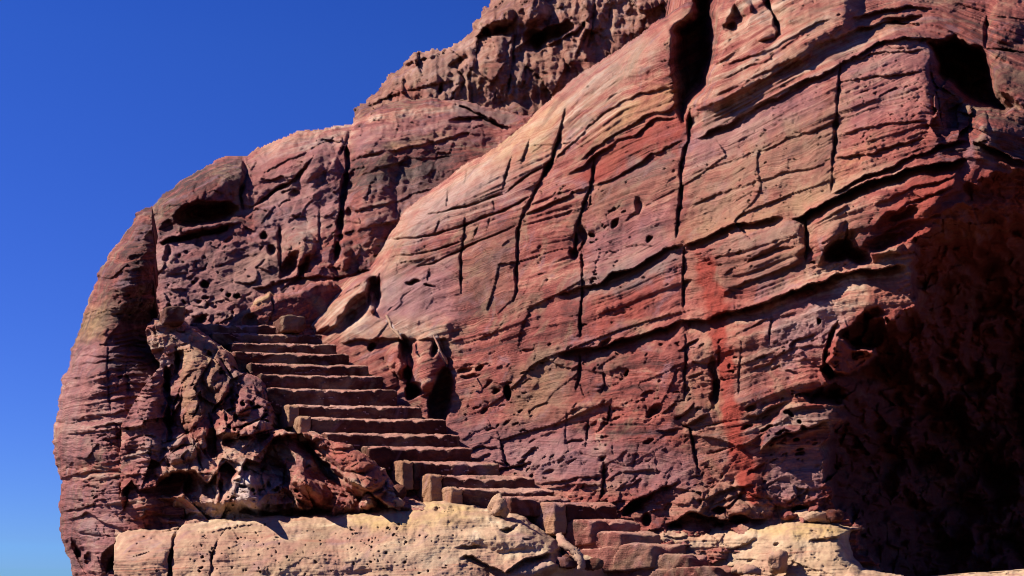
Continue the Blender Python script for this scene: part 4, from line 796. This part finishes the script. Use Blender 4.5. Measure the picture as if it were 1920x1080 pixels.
for i, (xl, xr, yt, yb, dep, swing, pale) in enumerate(STEPS):
    Y = 11.80 + 0.270 * i
    a = wp(xl, yt, Y); b = wp(xr, yt, Y + (xr - xl) * 0.0007); bot = wp(xl, yb, Y)
    h = a[2] - bot[2] + 0.09; L = float(np.hypot(b[0] - a[0], b[1] - a[1]))
    th = math.atan2(b[1] - a[1], b[0] - a[0]) + swing
    ax = np.array([math.cos(th), math.sin(th), 0]); sk = {0:.85,1:.9,2:.95,3:.75,4:.7}.get(i, .42)
    ay = np.array([-sk, 1, 0.0]); ay /= np.linalg.norm(ay); ay = ay * 1.0
    up = np.array([0, 0, 1.0])
    if i < 5: ay = ay + np.array([0, 0, -0.05])
    g = random.Random(i * 7 + 3)
    nn = max(1, int(L / .36)); nt_ = [((k + 1 + g.uniform(-.25, .25)) / (nn + 1), g.uniform(.025, .07), g.uniform(.012, .045)) for k in range(nn)]
    o0 = np.array([a[0], a[1], a[2] - h])
    e_ = .13 if pale else 0.0
    st = stone_mesh('step', (o0 + ax * e_, ax, ay, up), (L - e_, dep + .35, h), m_step if i > 4 else m_stepl, r=.018, cell=.017, rough=.009, seed=i * 3 + 1, notches=nt_, parent=stair)
    me = st.data; me.materials.append(m_ochre); me.materials.append(m_lit_tread)      # upward faces painted lighter as sunlit treads, riser stone darkened as shade
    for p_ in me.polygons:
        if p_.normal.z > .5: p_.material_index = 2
    if pale:      # the end stone of these steps is a separate, paler and yellower rock
        es = stone_mesh('end_stone', (o0 - ay * .01, ax, ay, up), (e_ - .004, dep + .33, h + .006), m_ochre, r=.018, cell=.017, rough=.007, seed=i + 60, notches=(), parent=st)
        es['label'] = 'pale ochre end stone'

def block(name, px0, px1, py0, py1, Y, depth, mat, label, cat, th=0, sk=.4, r=.04, seed=0, rough=.02, taper=None, parent=None, group=None, cell=.025):
    a = wp(px0, py0, Y); b = wp(px1, py0, Y); c = wp(px0, py1, Y)
    ax = np.array([math.cos(th), math.sin(th), 0]); ay = np.array([-sk, 1, 0]); ay /= np.linalg.norm(ay)
    o = stone_mesh(name, (np.array([c[0], c[1], c[2]]), ax, ay, np.array([0, 0, 1.0])), ((b[0] - a[0]) / max(.3, math.cos(th)), depth, a[2] - c[2]), mat, r=r, cell=cell, rough=rough, seed=seed, taper=taper, parent=parent)
    if not parent: props(o, label, cat, group)
    return o
block('stone_block', 309, 346, 573, 604, 16.25, .4, m_step, 'squared stone block standing on the rock at the upper left end of the stair', 'stone block', sk=.5, seed=41, r=.02, rough=.009, cell=.018)
block('stone_block', 530, 572, 590, 620, 17.0, .5, m_step, 'squared stone block set on the top step beside the smooth pale slab', 'stone block', sk=.5, seed=45, r=.02, rough=.009, cell=.018)
block('stone_block', 1438, 1468, 1032, 1072, 11.7, .25, m_stepp, 'upright pinkish stone slab leaning on the cream shelf right of the lowest steps', 'stone block', th=-.5, sk=-.3, seed=47, r=.06)
block('boulder', 1402, 1432, 1058, 1072, 11.55, .3, m_stepp, 'small low pink boulder lying on the cream shelf', 'boulder', seed=48, r=.08)
block('boulder', 1563, 1586, 955, 975, 12.2, .3, m_step, 'small round reddish boulder at the cave mouth on the yellow shelf', 'boulder', seed=49, r=.07)
block('boulder', 1524, 1562, 957, 974, 12.3, .4, m_stepp, 'flat pale boulder at the foot of the wall left of the cave mouth', 'boulder', seed=50, r=.06)
block('boulder', 930, 960, 926, 966, 12.75, .3, m_stepp, 'pointed pale boulder wedged against the left end of a lower step', 'boulder', seed=52, r=.09, taper=.55)
block('boulder', 740, 764, 905, 935, 13.5, .3, m_step, 'rough rubble stone below the left end of the middle steps', 'boulder', seed=53, r=.06)
block('boulder', 740, 758, 935, 946, 13.3, .2, m_stepp, 'tiny pale pebble lying on the yellow ledge under the steps', 'boulder', seed=54, r=.05)
block('boulder', 1062, 1090, 1040, 1064, 12.0, .3, m_step, 'dark rounded boulder in the hollow beside the pale root', 'boulder', seed=55, r=.09)
block('boulder', 1112, 1134, 1048, 1064, 11.8, .2, m_step, 'rough red rubble stone under the lower steps right of the root', 'boulder', seed=56, r=.05)

# pale root running down from the steps
def tube(name, pts, radii, mat, seed=0):
    V = []; Fc = []; n = 10; P3 = [np.array(p) for p in pts]
    Q = []; R = []
    for i in range(len(P3) - 1):
        for k in range(8):
            t = k / 8; p0 = P3[max(i - 1, 0)]; p1 = P3[i]; p2 = P3[i + 1]; p3 = P3[min(i + 2, len(P3) - 1)]
            Q.append(.5 * ((2 * p1) + (-p0 + p2) * t + (2 * p0 - 5 * p1 + 4 * p2 - p3) * t * t + (-p0 + 3 * p1 - 3 * p2 + p3) * t ** 3)); R.append(radii[i] * (1 - t) + radii[i + 1] * t)
    Q.append(P3[-1]); R.append(radii[-1])
    for i, q in enumerate(Q):
        d = Q[min(i + 1, len(Q) - 1)] - Q[max(i - 1, 0)]; d /= np.linalg.norm(d); u = np.cross(d, [0, 1, 0]); u /= np.linalg.norm(u); v = np.cross(d, u)
        for k in range(n):
            a = 2 * math.pi * k / n; rr = R[i] * (1 + .22 * math.sin(i * 1.3 + k * 2.1 + seed) + .15 * math.sin(i * .37 + k))
            V.append(tuple(q + rr * (u * math.cos(a) + v * math.sin(a))))
    for i in range(len(Q) - 1):
        for k in range(n): Fc.append((i * n + k, i * n + (k + 1) % n, (i + 1) * n + (k + 1) % n, (i + 1) * n + k))
    Fc.append(tuple(range(n))[::-1]); Fc.append(tuple(range((len(Q) - 1) * n, len(Q) * n)))
    me = bpy.data.meshes.new(name); me.from_pydata(V, [], Fc); me.update()
    for p in me.polygons: p.use_smooth = True
    me.materials.append(mat); o = bpy.data.objects.new(name, me); sc.collection.objects.link(o); return o
o = tube('root', [wp(1048,1005,12.25), wp(1056,1018,12.05), wp(1072,1030,11.95), wp(1084,1042,11.9), wp(1090,1056,11.85), wp(1089,1068,11.85)], [.03,.04,.035,.04,.035,.03], m_root)
props(o, 'pale bleached root curling down the rock left of the lowest steps', 'root')
o = tube('root', [wp(724,592,16.6), wp(731,604,16.5), wp(735,617,16.4), wp(745,624,16.3), wp(753,636,16.2)], [.014,.02,.014,.022,.012], m_root, 2)
props(o, 'thin white root hanging over the pale slab above the steps', 'root')
o = tube('root', [wp(813,630,15.75), wp(822,648,15.6), wp(828,662,15.55), wp(836,674,15.55), wp(839,682,15.6)], [.008,.012,.012,.016,.01], m_root, 3)
props(o, 'thin white root running down the red rock beside the deep shaft', 'root')

# ================================================================== GROUND
me = bpy.data.meshes.new('ground'); R = 3000.0
me.from_pydata([(-R, -R, 0), (R, -R, 0), (R, R, 0), (-R, R, 0)], [], [(0, 1, 2, 3)]); me.update()
gm = bpy.data.materials.new('dusty_ground'); gm.use_nodes = True; gn = gm.node_tree.nodes; gl = gm.node_tree.links
gt = gn.new('ShaderNodeTexNoise'); gt.inputs['Scale'].default_value = 0.4; gt.inputs['Detail'].default_value = 8
tc = gn.new('ShaderNodeTexCoord'); gl.new(tc.outputs['Object'], gt.inputs['Vector'])
gr = gn.new('ShaderNodeValToRGB'); gr.color_ramp.elements[0].position = .35; gr.color_ramp.elements[1].position = .65
gr.color_ramp.elements[0].color = (.050, .025, .018, 1); gr.color_ramp.elements[1].color = (.09, .05, .035, 1); gl.new(gt.outputs['Fac'], gr.inputs[0]); gl.new(gr.outputs[0], gn['Principled BSDF'].inputs['Base Color'])
gn['Principled BSDF'].inputs['Roughness'].default_value = .95
me.materials.append(gm); go = bpy.data.objects.new('ground', me); sc.collection.objects.link(go); props(go, kind='structure')
